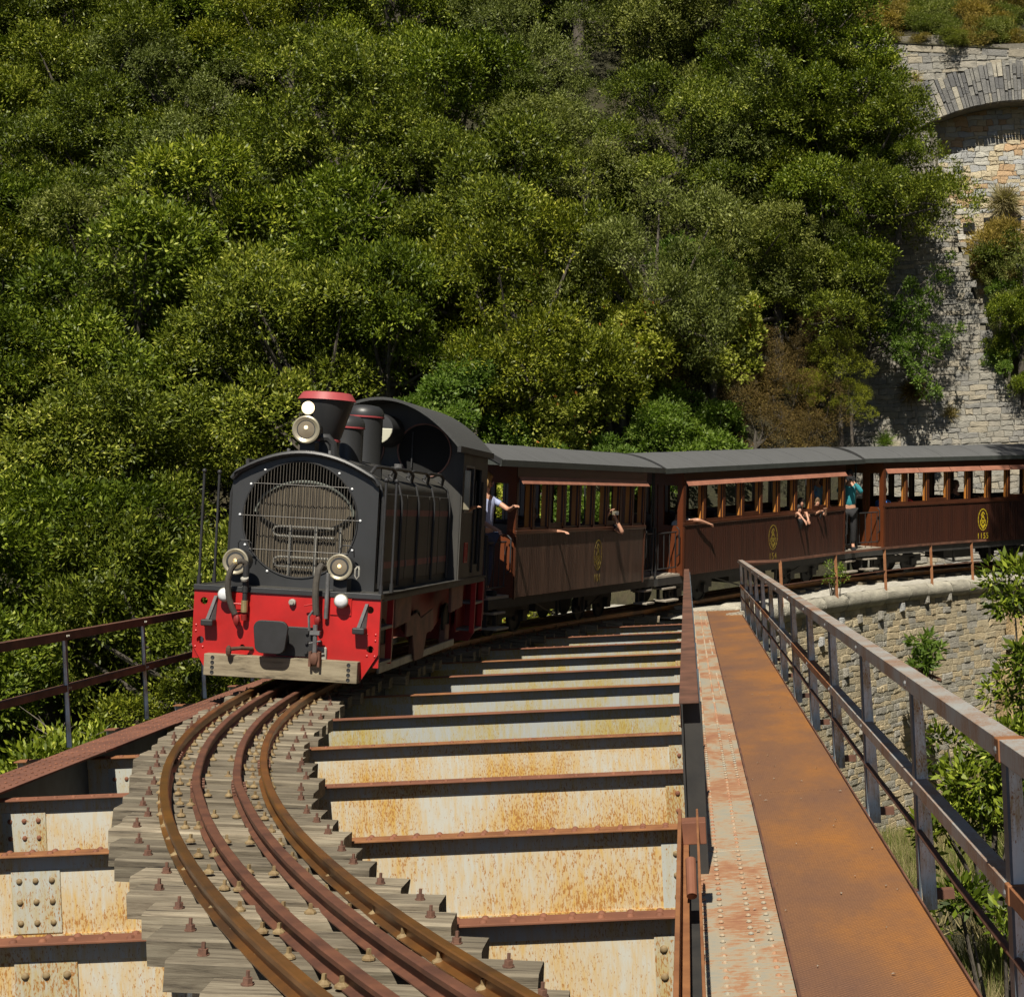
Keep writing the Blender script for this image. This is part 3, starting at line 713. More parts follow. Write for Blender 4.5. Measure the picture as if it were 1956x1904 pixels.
m = MB(); m.lathe([(.019, 0), (.019, .16), (.013, .16), (.013, .02)], (-.035, 5.9, .33), (0, .75, .66), 12); o = m.build('pipe_stub', M['rust_red'], ir); adopt1(o, ir)
# ============================================================ track
tr = tag(empty('railway_track', T(-3, 15, 0)), 'curving rusty narrow gauge rails on weathered wooden sleepers, crossing the bridge', 'railway track')
SLT = -.085                                        # sleeper top below rail top
nb = 0; bolt_me = {}
def bolt_mesh(kind):
    if kind in bolt_me: return bolt_me[kind]
    m = MB()
    if kind == 'clip':
        m.lathe([(.027, 0), (.026, .008), (.014, .017), (.011, .020)], n=9); m.cyl((0, 0, .018), (0, 0, .042), .0105, .009, 4)
    else:
        m.cyl((0, 0, 0), (0, 0, .006), .024, n=8); m.cyl((0, 0, .006), (0, 0, .026), .019, n=6); m.cyl((0, 0, .026), (0, 0, .052), .008, n=6)
    o = m.build('bolt', M['bolt_tan'] if kind == 'clip' else M['bolt_rust']); me = o.data; bpy.data.objects.remove(o); bolt_me[kind] = me; return me
extra = {k: MB() for k in ('clip', 'stud')}
def put_bolt(kind, p, tilt=True):
    global nb
    vis = inframe(p, 5) and p.y < 17
    mm = T(*p) @ Matrix.Rotation(-CANT * -1, 4, 'Y') @ Matrix.Rotation(R.uniform(0, 3), 4, 'Z')
    if vis and nb < 295:
        o = obj_share('bolt', bolt_mesh(kind), tr, None); o.matrix_basis = mm; adopt1(o, tr); nb += 1
    else:
        me = bolt_mesh(kind); extra[kind].add([mm @ v.co for v in me.vertices], [tuple(f.vertices) for f in me.polygons])
ROFF = [.318, .118, -.140, -.318]
sy = []
for Yb in BEAMS:
    for j in range(5):
        y = Yb + .213 + .426 * j
        if 3.0 < y < 30.9: sy.append(y)
for i, y in enumerate(sy):
    phi = phiY(y); cph = math.cos(phi); c = trk(phi)
    Lh = .60 / cph + R.uniform(-.04, .03); sh = .045 / cph + R.uniform(-.045, .045); wd = .215 + R.uniform(-.03, .015)
    if R.random() < .2: Lh += .05
    slope = CANT * cph
    m = MB(); N = 7; vs = []
    for k in range(N):
        x = -Lh + 2 * Lh * k / (N - 1)
        for (yy, zz) in ((-wd / 2, -.115), (-wd / 2 - .004, -.01), (-wd / 2 + .010, 0), (wd / 2 - .010, 0), (wd / 2, -.01), (wd / 2, -.115)):
            e = .007 * noise.noise(Vector((x * 5 + i * 3, yy * 9, zz * 20))); ex = (.012 * noise.noise(Vector((i * 2.2, yy * 14, zz * 14))) if k in (0, N - 1) else 0)
            vs.append((x + ex, yy + e, zz + e * .6))
    fs = [(k * 6 + j, k * 6 + (j + 1) % 6, (k + 1) * 6 + (j + 1) % 6, (k + 1) * 6 + j) for k in range(N - 1) for j in range(6)] + [tuple(range(6)), tuple(range(6 * N - 6, 6 * N))]
    m.add(vs, fs)
    o = m.build('sleeper', M['sleeper'], tr)
    mm = T(c.x + sh, y, c.z + SLT + R.uniform(-.016, .003)) @ Matrix.Rotation(slope, 4, 'Y') @ Matrix.Rotation(R.uniform(-.02, .02), 4, 'Z')
    o.matrix_basis = mm; adopt1(o, tr)
    for e in (-1, 1):
        xo = (Lh - .11) * e if e > 0 else -(Lh - .13)
        put_bolt('stud', mm @ Vector((xo + R.uniform(-.02, .02), R.uniform(-.04, .04), 0)))
    for q, off in enumerate(ROFF):
        for sd in (-1, 1):
            if q in (1, 2) and (i + q + (sd > 0)) % 2: continue
            pp = Vector((TC.x - (TR + off + sd * .062) * math.cos(phi), TC.y + (TR + off + sd * .062) * math.sin(phi)))
            dx = pp.x - c.x; pz = c.z + SLT - dx * CANT / 1.0 * cph
            put_bolt('clip', Vector((pp.x, y + R.uniform(-.02, .02), pz + .004)))
for k in extra:
    if extra[k].v: o = extra[k].build('small_bolts', M['bolt_tan'] if k == 'clip' else M['bolt_rust'], tr, kind='stuff'); adopt1(o, tr)
prof = [(-.040, -.085), (.040, -.085), (.040, -.079), (.009, -.070), (.007, -.032), (.026, -.026), (.026, -.006), (.020, 0), (-.020, 0), (-.026, -.006), (-.026, -.026), (-.007, -.032), (-.009, -.070), (-.040, -.079)]
for q, off in enumerate(ROFF):
    m = MB(); phis = [rad(-52 + 1.0 * i) for i in range(136)]; vs = []
    if q in (1, 2): phis = [p_ for p_ in phis if p_ < rad(40)]
    kink = rad(-16.5)
    for phi in phis:
        oo = off
        if q in (1, 2): oo += .012 * math.exp(-((phi - kink) / .02) ** 2) - .004
        for (dx, dz) in prof:
            p = trk(phi, oo - dx, dz - (.004 if q in (1, 2) else 0)); vs.append(p)
    n = len(prof); fs = [(k * n + j, k * n + (j + 1) % n, (k + 1) * n + (j + 1) % n, (k + 1) * n + j) for k in range(len(phis) - 1) for j in range(n)] + [tuple(range(n)), tuple(range((len(phis) - 1) * n, len(phis) * n))]
    m.add(vs, fs); o = m.build('guard_rail' if q in (1, 2) else 'rail', M['rail_brown'] if q in (1, 2) else M['rail_used'], tr, smooth=True, angle=30); adopt1(o, tr)
for q, off, ph in ((1, ROFF[1], rad(-16.2)), (2, ROFF[2], rad(-16.6)), (3, ROFF[3], rad(-14.0)), (0, ROFF[0], rad(-13.2)), (1, ROFF[1], rad(2)), (2, ROFF[2], rad(1.5))):
    for sd in (-1, 1):
        m = MB(); a = trk(ph - .009, off + sd * .015, -.05); b_ = trk(ph + .009, off + sd * .015, -.05); d = b_ - a; h = math.atan2(d.x, d.y); mm = T(*a) @ Matrix.Rotation(-h, 4, 'Z')
        m.box(-.010, .010, 0, d.length, -.022, .018, mm)
        for k in range(4): m.cyl(mm @ Vector((-.030, d.length * (k + .5) / 4, 0)), mm @ Vector((.030, d.length * (k + .5) / 4, 0)), .011, n=6)
        o = m.build('fishplate', M['rust_dark'], tr); adopt1(o, tr)
# sleepers bedded in the gravel beyond the bridge
for i in range(30):
    phi = PHI0 + .012 + i * .021; m = MB(); m.box(-.65, .65, -.1, .1, -.12, 0)
    o = m.build('sleeper', M['sleeper'], tr); c = trk(phi); o.matrix_basis = T(c.x, c.y, c.z + SLT) @ Matrix.Rotation(-phi, 4, 'Z') @ Matrix.Rotation(CANT, 4, 'Y'); adopt1(o, tr)
# ============================================================ locomotive
Y0 = 16.95; ph = phiY(Y0); p0 = trk(ph)
p1 = trk(phiY(Y0 + 5.9)); dd = p1 - p0
LF = frame(p0, math.atan2(dd.x, dd.y), CANT + .008)
lo = tag(empty('locomotive', LF), 'black and red narrow gauge locomotive with a red rimmed funnel and lit headlamps', 'locomotive')
def part(m, name, mat, parent=lo, **k): return m.build(name, mat, parent, **k)
# buffer beam plate with holes: build as polygon with round openings through boolean-free ring fill
def plate_holes(m, outline, holes, y0, y1):
    import bmesh
    bm = bmesh.new(); edges = []
    def loop(pts):
        vs = [bm.verts.new((x, y0, z)) for x, z in pts]
        for i in range(len(vs)): edges.append(bm.edges.new((vs[i], vs[(i + 1) % len(vs)])))
    loop(outline)
    for (hx, hz, r) in holes: loop([(hx + r * math.cos(t * math.pi / 8), hz + r * math.sin(t * math.pi / 8)) for t in range(16)])
    bmesh.ops.triangle_fill(bm, use_beauty=True, use_dissolve=False, edges=edges, normal=(0, -1, 0))
    g = bmesh.ops.extrude_face_region(bm, geom=bm.faces[:])
    bmesh.ops.translate(bm, verts=[v for v in g['geom'] if isinstance(v, bmesh.types.BMVert)], vec=(0, y1 - y0, 0))
    bm.verts.index_update(); m.add([v.co.copy() for v in bm.verts], [tuple(v.index for v in f.verts) for f in bm.faces]); bm.free()
m = MB(); plate_holes(m, [(-.965, .98), (.965, .98), (.965, .42), (.78, .12), (-.78, .12), (-.965, .42)], [(-.86, .87, .038), (.86, .87, .038), (-.88, .47, .038), (.88, .47, .038), (-.44, .42, .028)], 0, .03)
part(m, 'buffer_beam', M['red'])
m = MB(); m.box(-.97, .97, -.02, .10, .98, 1.035); part(m, 'footplate_edge', M['black'], bevel=.004)
m = MB(); m.box(-.97, .97, .10, 6.0, 1.0, 1.03); part(m, 'footplate', M['black_dusty'], bevel=.003)
for s_ in (-1, 1):
    m = MB(); m.box(s_ * .955 - .015, s_ * .955 + .015, .1, 5.9, .955, 1.034); part(m, 'valance', M['black_dusty'])
    m = MB(); m.box(s_ * .56 - .11, s_ * .56 + .11, -.012, -.001, .80, .975); part(m, 'lamp_plate', M['red'], bevel=.003)
m = MB(); m.box(-.79, .79, -.125, -.003, .125, .345); part(m, 'wooden_beam', M['beam_wood'], bevel=.008)
for s_ in (-1, 1):
    for z in (.31, .26, .21, .16):
        m = MB(); m.lathe([(.020, 0), (.020, .004), (.014, .004), (.010, .001)], (s_ * .70, -.125, z), (0, -1, 0), 10); part(m, 'bolt_hole', M['black_matt'])
    for (x, z) in ((.93, .62), (.93, .56), (.84, .62), (.93, .40), (.85, .40)):
        m = MB(); m.ball((s_ * x, 0, z), .013, 7, 5, 1, .7, 1); part(m, 'rivet', M['red'])
    # lamp bracket
    m = MB(); m.prism([(s_ * .78 + .035, -.03, .93), (s_ * .78 + .065, -.03, .93), (s_ * .78 + .0, -.07, .68), (s_ * .78 - .035, -.07, .68)], (0, .025, 0)); m.prism([(s_ * .78 + .05, -.02, .93), (s_ * .78 + .055, 0, .93), (s_ * .78 + .04, 0, .66), (s_ * .78 + .0, -.05, .66)], (.01, 0, 0)); part(m, 'lamp_bracket', M['steel_grey'])
    m = MB(); m.box(s_ * .78 - .065, s_ * .78 + .06, -.13, 0, .625, .69); part(m, 'lamp_bracket_socket', M['black_matt'], bevel=.012)
    # white marker lamp
    o = part(MB().lathe([(.04, 0), (.055, .05), (.072, .075), (.074, .09), (.066, .098)], (s_ * .60 - .02, -.003, .95), (0, -1, 0), 24), 'marker_lamp', M['lamp_rim'], smooth=True)
    part(MB().lathe([(.066, 0), (.058, .012), (.035, .024), (.001, .029)], (s_ * .60 - .02, -.10, .95), (0, -1, 0), 24), 'lens', M['white_lamp'], o, smooth=True, angle=60)
    # headlamp
    hx, hy, hz = s_ * .54 - .035, .30, 1.285
    o = part(MB().lathe([(.05, 0), (.115, .03), (.128, .12), (.132, .20), (.138, .21), (.138, .235), (.12, .24)], (hx, hy, hz), (0, -1, 0), 28), 'headlamp', M['black'], smooth=True)
    part(MB().lathe([(.134, 0), (.134, .010), (.122, .014), (.094, .002), (.092, -.005)], (hx, hy - .236, hz), (0, -1, 0), 28), 'lamp_rim', M['lamp_rim'], o, smooth=True)
    part(MB().lathe([(.094, 0), (.07, .006), (.02, .010), (.001, .010)], (hx, hy - .236, hz), (0, -1, 0), 24), 'reflector', M['lamp_glass'], o, smooth=True, angle=70)
    part(MB().lathe([(.020, 0), (.012, .012), (.001, .014)], (hx, hy - .246, hz + .01), (0, -1, 0), 12), 'bulb', M['bulb'], o)
    m = MB(); m.box(hx - .07, hx + .07, .12, .3, 1.035, 1.16); m.cyl((hx, .22, 1.1), (hx, .22, 1.2), .03); part(m, 'lamp_stand', M['black_matt'])
    m = MB(); m.tube([(hx - .07, .36, 1.38), (hx - .07, .33, 1.47), (hx - .04, .32, 1.5), (hx + .04, .32, 1.5), (hx + .07, .33, 1.47), (hx + .07, .36, 1.38)], .007, 6); part(m, 'lamp_handle', M['black_matt'])
m = MB(); m.tube([(.69, .12, 1.30), (.70, .10, 1.27), (.70, .10, 1.20), (.68, .10, 1.17), (.66, .10, 1.2), (.66, .10, 1.27), (.68, .12, 1.30)], .009, 6); part(m, 'lamp_latch', M['pipe_grey'])
# central coupler buffer
part(MB().box(-.07, .30, -.05, -.002, .36, .66), 'buffer_base_plate', M['black_matt'], bevel=.006)
part(MB().lathe([(.13, 0), (.13, .12), (.09, .16), (.09, .20)], (-.075, -.03, .54), (0, -1, 0), 20), 'buffer_housing', M['black_matt'], smooth=True)
pts = []
for cx_, cz_, a0 in ((.10, .12, 0), (-.10, .12, 90), (-.08, -.10, 180), (.08, -.10, 270)):
    for k in range(5): t = rad(a0 + 90 * k / 4); pts.append((-.075 + cx_ + .075 * math.cos(t), -.27, .56 + cz_ * .75 + .075 * math.sin(t) - (.015 if abs(cx_) < .09 else 0)))
part(MB().prism(pts, (0, .04, 0)), 'buffer_head', M['black_matt'], bevel=.006)
for z in (.61, .51, .41): part(MB().cyl((.24, -.05, z), (.24, -.075, z), .018, n=6), 'hex_bolt', M['black_matt'])
m = MB(); m.tube([(-.33, -.01, .41), (-.42, -.12, .42), (-.50, -.17, .41)], .02); m.ball((-.52, -.18, .39), .045, 8, 6, .7, .7, 1.3); part(m, 'left_hook', M['rust_dark'])
m = MB(); m.box(.28, .44, -.03, -.002, .33, .47); part(m, 'hook_plate', M['pipe_grey'], bevel=.02)
m = MB(); m.tube([(.36, 0, .41), (.36, -.10, .41), (.36, -.17, .38)], .03); m.ball((.36, -.18, .36), .055, 8, 6, .9, .7, 1.2)
for s_ in (-1, 1): m.box(.36 + s_ * .045 - .012, .36 + s_ * .045 + .012, -.19, -.12, .28, .43)
part(m, 'draw_hook', M['rust_dark'], smooth=True)
m = MB(); m.tube([(.35, -.14, .42), (.35, -.15, .60), (.345, -.15, .70)], .024, 8); m.cyl((.29, -.15, .51), (.41, -.15, .54), .008); m.box(.30, .40, -.18, -.12, .60, .64); m.tube([(.28, -.13, .64), (.27, -.13, .78), (.31, -.13, .84)], .014, 6); part(m, 'screw_coupling', M['steel_grey'], smooth=True)
# brake hoses
m = MB(); m.cyl((-.42, -.06, .98), (-.42, -.06, 1.27), .032); part(m, 'left_pipe', M['black_matt'])
part(MB().cyl((-.42, -.06, .78), (-.42, -.06, .90), .034), 'left_valve', M['brass']); part(MB().cyl((-.42, -.06, .90), (-.42, -.06, .98), .026), 'left_pipe_joint', M['black_matt'])
part(MB().cyl((-.42, -.09, 1.11), (-.42, -.10, 1.13), .04), 'pipe_collar', M['pipe_grey'])
m = MB(); m.tube([(-.42, -.06, 1.24), (-.43, -.07, 1.285), (-.47, -.09, 1.30), (-.51, -.11, 1.28), (-.55, -.13, 1.22), (-.575, -.14, 1.12), (-.575, -.14, 1.02), (-.56, -.13, .92), (-.53, -.11, .82), (-.50, -.10, .76)], .030, 10); part(m, 'left_hose', M['rubber'], smooth=True)
part(MB().lathe([(.035, 0), (.035, .02), (.031, .04)], (-.50, -.108, 1.287), (-.8, -.2, -.3), 12), 'hose_clip', M['brass'])
m = MB(); m.ball((-.48, -.10, .70), .045, 8, 6, .8, .8, 1.3); m.cyl((-.42, -.06, .76), (-.42, -.05, .70), .03); part(m, 'red_coupling', M['red_shade'], smooth=True)
m = MB(); m.cyl((-.42, -.06, .86), (-.55, -.09, .865), .009); part(m, 'red_tap', M['red'])
m = MB(); m.tube([(.36, .02, 1.27), (.345, -.05, 1.29), (.33, -.09, 1.25), (.32, -.11, 1.12), (.32, -.11, .98), (.33, -.11, .86), (.335, -.10, .80)], .034, 10); part(m, 'right_hose', M['rubber'], smooth=True)
part(MB().cyl((.42, -.04, .76), (.42, -.04, 1.22), .022), 'right_pipe', M['steel_grey'])
m = MB(); m.cyl((.20, -.07, .88), (.30, -.07, .905), .008); part(m, 'red_tap', M['red'])
m = MB(); m.ball((.35, -.10, .74), .04, 8, 6, .8, .8, 1.3); part(m, 'red_coupling', M['red_shade'], smooth=True)
m = MB(); m.lathe([(.036, 0), (.036, .03), (.022, .035), (.022, .05)], (.06, -.003, .905), (0, -1, 0), 12); part(m, 'socket', M['pipe_grey'])
# hood
HW, HY, HE = .775, .46, 4.15
def hood_prof(inset=0, w_=HW):
    pts = [(-w_, 1.03)]
    for k in range(6): t = rad(180 - 62 * k / 5 * 1.0); pts.append((-w_ + .12 + .12 * math.cos(t), 2.10 + .12 * math.sin(t)))
    for k in range(1, 16):
        x = (-w_ + .10) + (2 * w_ - .20) * k / 16; pts.append((x, 2.225 + .195 * (1 - (x / (w_ - .10)) ** 2)))
    for k in range(6): t = rad(62 - 62 * k / 5); pts.append((w_ - .12 + .12 * math.cos(t), 2.10 + .12 * math.sin(t)))
    pts.append((w_, 1.03)); return pts
hp = hood_prof()
m = MB(); vs = [(x, y, z) for y in (HY + .01, HE) for x, z in hp]; n = len(hp)
m.add(vs, [(i, i + 1, n + i + 1, n + i) for i in range(n - 1)]); part(m, 'hood_casing', M['black_dusty'], smooth=True, angle=40)
m = MB(); plate_holes(m, hp, [], HY, HY + .012)
import bmesh as _b
m = MB(); GC, GR = (-.045, 1.74), .605
bm = _b.new(); ed = []
for pts in (hp, [(GC[0] + GR * math.cos(t * math.pi / 24), GC[1] + GR * math.sin(t * math.pi / 24)) for t in range(48)]):
    vs = [bm.verts.new((x, HY, z)) for x, z in pts]
    for i in range(len(vs)): ed.append(bm.edges.new((vs[i], vs[(i + 1) % len(vs)])))
_b.ops.triangle_fill(bm, use_beauty=True, edges=ed, normal=(0, -1, 0)); g = _b.ops.extrude_face_region(bm, geom=bm.faces[:])
_b.ops.translate(bm, verts=[v for v in g['geom'] if isinstance(v, _b.types.BMVert)], vec=(0, .03, 0)); bm.verts.index_update()
m.add([v.co.copy() for v in bm.verts], [tuple(v.index for v in f.verts) for f in bm.faces]); bm.free(); part(m, 'hood_front', M['black'])
part(MB().tube([(GC[0] + (GR + .004) * math.cos(t * math.pi / 32), HY - .004, GC[1] + (GR + .004) * math.sin(t * math.pi / 32)) for t in range(65)], .010, 6), 'grille_ring', M['black_matt'], smooth=True)
nbar = 37
for k in range(nbar):
    x = -GR + (k + .5) * 2 * GR / nbar; z = math.sqrt(max(0, GR * GR - x * x)) - .005
    m = MB(); m.tube([(GC[0] + x, HY - .006, GC[1] - z), (GC[0] + x, HY - .016, GC[1]), (GC[0] + x, HY - .006, GC[1] + z)], .0046, 5); part(m, 'grille_bar', M['grille_tan'])
for z in (.36, .02, -.33):
    x = math.sqrt(GR * GR - z * z); m = MB(); m.tube([(GC[0] - x - .02, HY - .01, GC[1] + z), (GC[0], HY - .022, GC[1] + z - .0), (GC[0] + x + .02, HY - .01, GC[1] + z)], .005, 5); part(m, 'cross_bar', M['grille_tan'])
for a in (52, 128, 33, 147, 2, 178, -27, -153, 300, 240):
    m = MB(); m.ball((GC[0] + (GR + .035) * math.cos(rad(a)), HY - .004, GC[1] + (GR + .035) * math.sin(rad(a))), .014, 8, 6, 1, .6, 1); part(m, 'dome_nut', M['white_lamp'], smooth=True)
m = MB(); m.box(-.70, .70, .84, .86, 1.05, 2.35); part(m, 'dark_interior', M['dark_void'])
def core_top(x): return 1.80 + .33 * math.sqrt(max(0, 1 - (x / .52) ** 2))
m = MB(); m.prism([(-.55, .62, 1.10), (.47, .62, 1.10)] + [(-.04 + .51 * math.cos(rad(t)), .62, 1.80 + .33 * math.sin(rad(t))) for t in range(0, 181, 10)], (0, .04, 0))
for k in range(46): x = -.54 + k * .0225; m.box(x, x + .008, .61, .62, 1.10, core_top(x + .04) - .01)
part(m, 'radiator_core', M['core'])
part(MB().tube([(-.04 + .52 * math.cos(rad(t)), .60, 1.80 + .34 * math.sin(rad(t))) for t in range(0, 181, 10)], .018, 6), 'core_frame', M['fan_grey'], smooth=True)
part(MB().tube([(-.04 + .50 * math.cos(rad(t)), .585, 1.84 + .22 * math.sin(rad(t))) for t in range(190, 351, 10)], .016, 6), 'shadow_arc', M['dark_void'], smooth=True)  # dark arc stands in for the hood opening's shadow on the core
for z, w_ in ((1.66, .60), (1.34, .56)):
    m = MB(); m.tube([(-w_ / 2, .57, z)] + [(-w_ / 2 - .06 * math.sin(t), .57, z - .05 + .05 * math.cos(t)) for t in (.8, 1.57, 2.4)] + [(-w_ / 2, .57, z - .10), (w_ / 2, .57, z - .10)], .012, 6); m.cyl((-w_ / 2, .57, z), (w_ / 2, .57, z), .012, n=6); part(m, 'cooler_pipe', M['pipe_grey'])
for x in (-.17, .10, .36): part(MB().box(x - .013, x + .013, .555, .56, 1.15, 1.68), 'cooler_bracket', M['pipe_grey'])
# hood front lip tube
lip = [(x * .98, HY - .035, z + .018) for x, z in hp[4:-4]]
part(MB().tube([(lip[0][0] - .04, HY - .02, lip[0][2] - .05)] + lip + [(lip[-1][0] + .04, HY - .02, lip[-1][2] - .05)], .030, 8), 'hood_lip', M['black'], smooth=True)
m = MB()
for a, b_ in zip(hp[4:-5], hp[5:-4]): m.add([(a[0], HY - .08, a[1] + .012), (b_[0], HY - .08, b_[1] + .012), (b_[0], HY + .01, b_[1] + .012), (a[0], HY + .01, a[1] + .012)], [(0, 1, 2, 3)])
part(m, 'hood_visor', M['black'], smooth=True)
# side doors with vertical seams, bands and looped bars
nd = 6; dl = (HE - HY - .15) / nd
for s_ in (-1, 1):
    for k in range(nd):
        y = HY + .08 + k * dl
        m = MB(); m.box(s_ * (HW + .003), s_ * (HW + .022), y + .012, y + dl - .012, 1.12, 2.06); part(m, 'side_door', M['black'] if s_ < 0 else M['black_dusty'], bevel=.006)
        part(MB().box(s_ * (HW + .022), s_ * (HW + .032), y + .03, y + .05, 1.25, 1.33), 'hinge', M['steel_grey'])
    for z in (1.86, 1.30):
        for k in range(nd): part(MB().box(s_ * (HW + .0225), s_ * (HW + .025), HY + .08 + k * dl + .02, HY + .08 + (k + 1) * dl - .02, z - .035, z + .035), 'stripe', M['rose_dark'])
    for k in range(5):
        y = HY + .07 + k * .86
        if k == 4: y = HE - .12
        pts = [(s_ * (HW + .03), y, 1.06), (s_ * (HW + .035), y, 1.98), (s_ * (HW - .01), y, 2.16), (s_ * (HW - .12), y, 2.255)]
        part(MB().tube(pts, .017, 8), 'casing_strap', M['black_matt'], smooth=True)
        if k < 4:
            part(MB().tube([(s_ * (HW - .12), y + .02, 2.26), (s_ * (HW - .09), y + .09, 2.33), (s_ * (HW - .07), y + .16, 2.34), (s_ * (HW - .05), y + .70, 2.335), (s_ * (HW - .03), y + .78, 2.29), (s_ * (HW - .06), y + .84, 2.21)], .020, 8), 'looped_handle', M['black_matt'], smooth=True)
    # standing handrails with ball tops
    for (y, t) in ((.06, 2.18), (.52, 2.18)):
        m = MB(); m.cyl((s_ * .945, y, 1.0), (s_ * .945, y, t), .014); m.cyl((s_ * .945, y, 1.0), (s_ * .945, y, 1.12), .022); m.ball((s_ * .945, y, t + .015), .026, 8, 6); part(m, 'handrail_pole', M['black_matt'], smooth=True)
# hood top seams, filler
for y in (1.3, 2.2, 3.1): part(MB().tube([(x, y, z + .004) for x, z in hp[4:-4]], .006, 5), 'top_seam', M['black_matt'])
part(MB().box(.30, .46, 2.9, 3.06, 2.33, 2.38), 'filler_base', M['black_matt']); part(MB().cyl((.38, 2.98, 2.38), (.38, 2.98, 2.43), .05), 'filler_cap', M['steel_grey'])
for y in (.55, .66): part(MB().cyl((.22 if y > .6 else -.22, .52, 2.40), (.22 if y > .6 else -.22, .52, 2.48), .018), 'lifting_lug', M['steel_grey'])
# funnel
FY = 1.10
part(MB().lathe([(.19, 2.36), (.18, 2.42), (.155, 2.46), (.155, 2.62), (.17, 2.64), (.29, 3.03), (.292, 3.04)], (0, FY, 0), n=36), 'funnel', M['black'], smooth=True)
part(MB().lathe([(.155, 2.585), (.165, 2.59), (.165, 2.61), (.157, 2.62)], (0, FY, 0), n=32), 'funnel_ring', M['pale_rose'], smooth=True)
part(MB().lathe([(.294, 3.03), (.312, 3.035), (.262, 3.115), (.235, 3.12), (.20, 3.05)], (0, FY, 0), n=36), 'funnel_rim', M['pale_rose'], smooth=True)
for (y, r, t, nm) in ((1.95, .195, 2.93, 'small_dome'), (2.75, .215, 3.10, 'tall_dome')):
    part(MB().lathe([(r + .02, 2.30), (r, 2.36), (r, t - .13), (r + .012, t - .13), (r + .012, t - .09), (r * .93, t - .04), (r * .75, t - .012), (r * .4, t), (.001, t + .003)], (0, y, 0), n=36), nm, M['black'], smooth=True)
    part(MB().lathe([(r + .002, t - .155), (r + .016, t - .150), (r + .016, t - .134), (r + .002, t - .13)], (0, y, 0), n=36), 'dome_ring', M['pale_rose'], smooth=True)
# top lamps
o = part(MB().lathe([(.05, 0), (.12, .04), (.138, .15), (.148, .20), (.15, .25), (.135, .262)], (-.06, .83, 2.69), (0, -1, 0), 28), 'top_headlamp', M['black'], smooth=True)
part(MB().lathe([(.147, 0), (.147, .012), (.132, .018), (.100, .004), (.098, -.003)], (-.06, .57, 2.69), (0, -1, 0), 28), 'lamp_rim', M['lamp_rim'], o, smooth=True)
part(MB().lathe([(.100, 0), (.07, .006), (.001, .011)], (-.06, .57, 2.69), (0, -1, 0), 24), 'reflector', M['lamp_glass'], o, smooth=True, angle=70)
part(MB().lathe([(.022, 0), (.014, .012), (.001, .014)], (-.06, .558, 2.71), (0, -1, 0), 12), 'bulb', M['bulb_white'], o)
o = part(MB().lathe([(.03, 0), (.062, .03), (.072, .08), (.072, .10)], (-.06, .70, 2.92), (0, -1, 0), 20), 'small_lamp', M['black'], smooth=True)
part(MB().lathe([(.070, 0), (.05, .010), (.001, .014)], (-.06, .60, 2.92), (0, -1, 0), 20), 'lit_lens', M['bulb_white'], o, smooth=True, angle=70)
m = MB(); m.box(-.14, .02, .64, .80, 2.44, 2.56); m.cyl((-.06, .72, 2.56), (-.06, .72, 2.86), .02); part(m, 'lamp_pedestal', M['black_matt'])
m = MB(); m.tube([(.05, .72, 2.62), (.13, .74, 2.62), (.18, .76, 2.56), (.19, .77, 2.42)], .045, 8); part(m, 'curved_bracket', M['black'], smooth=True)
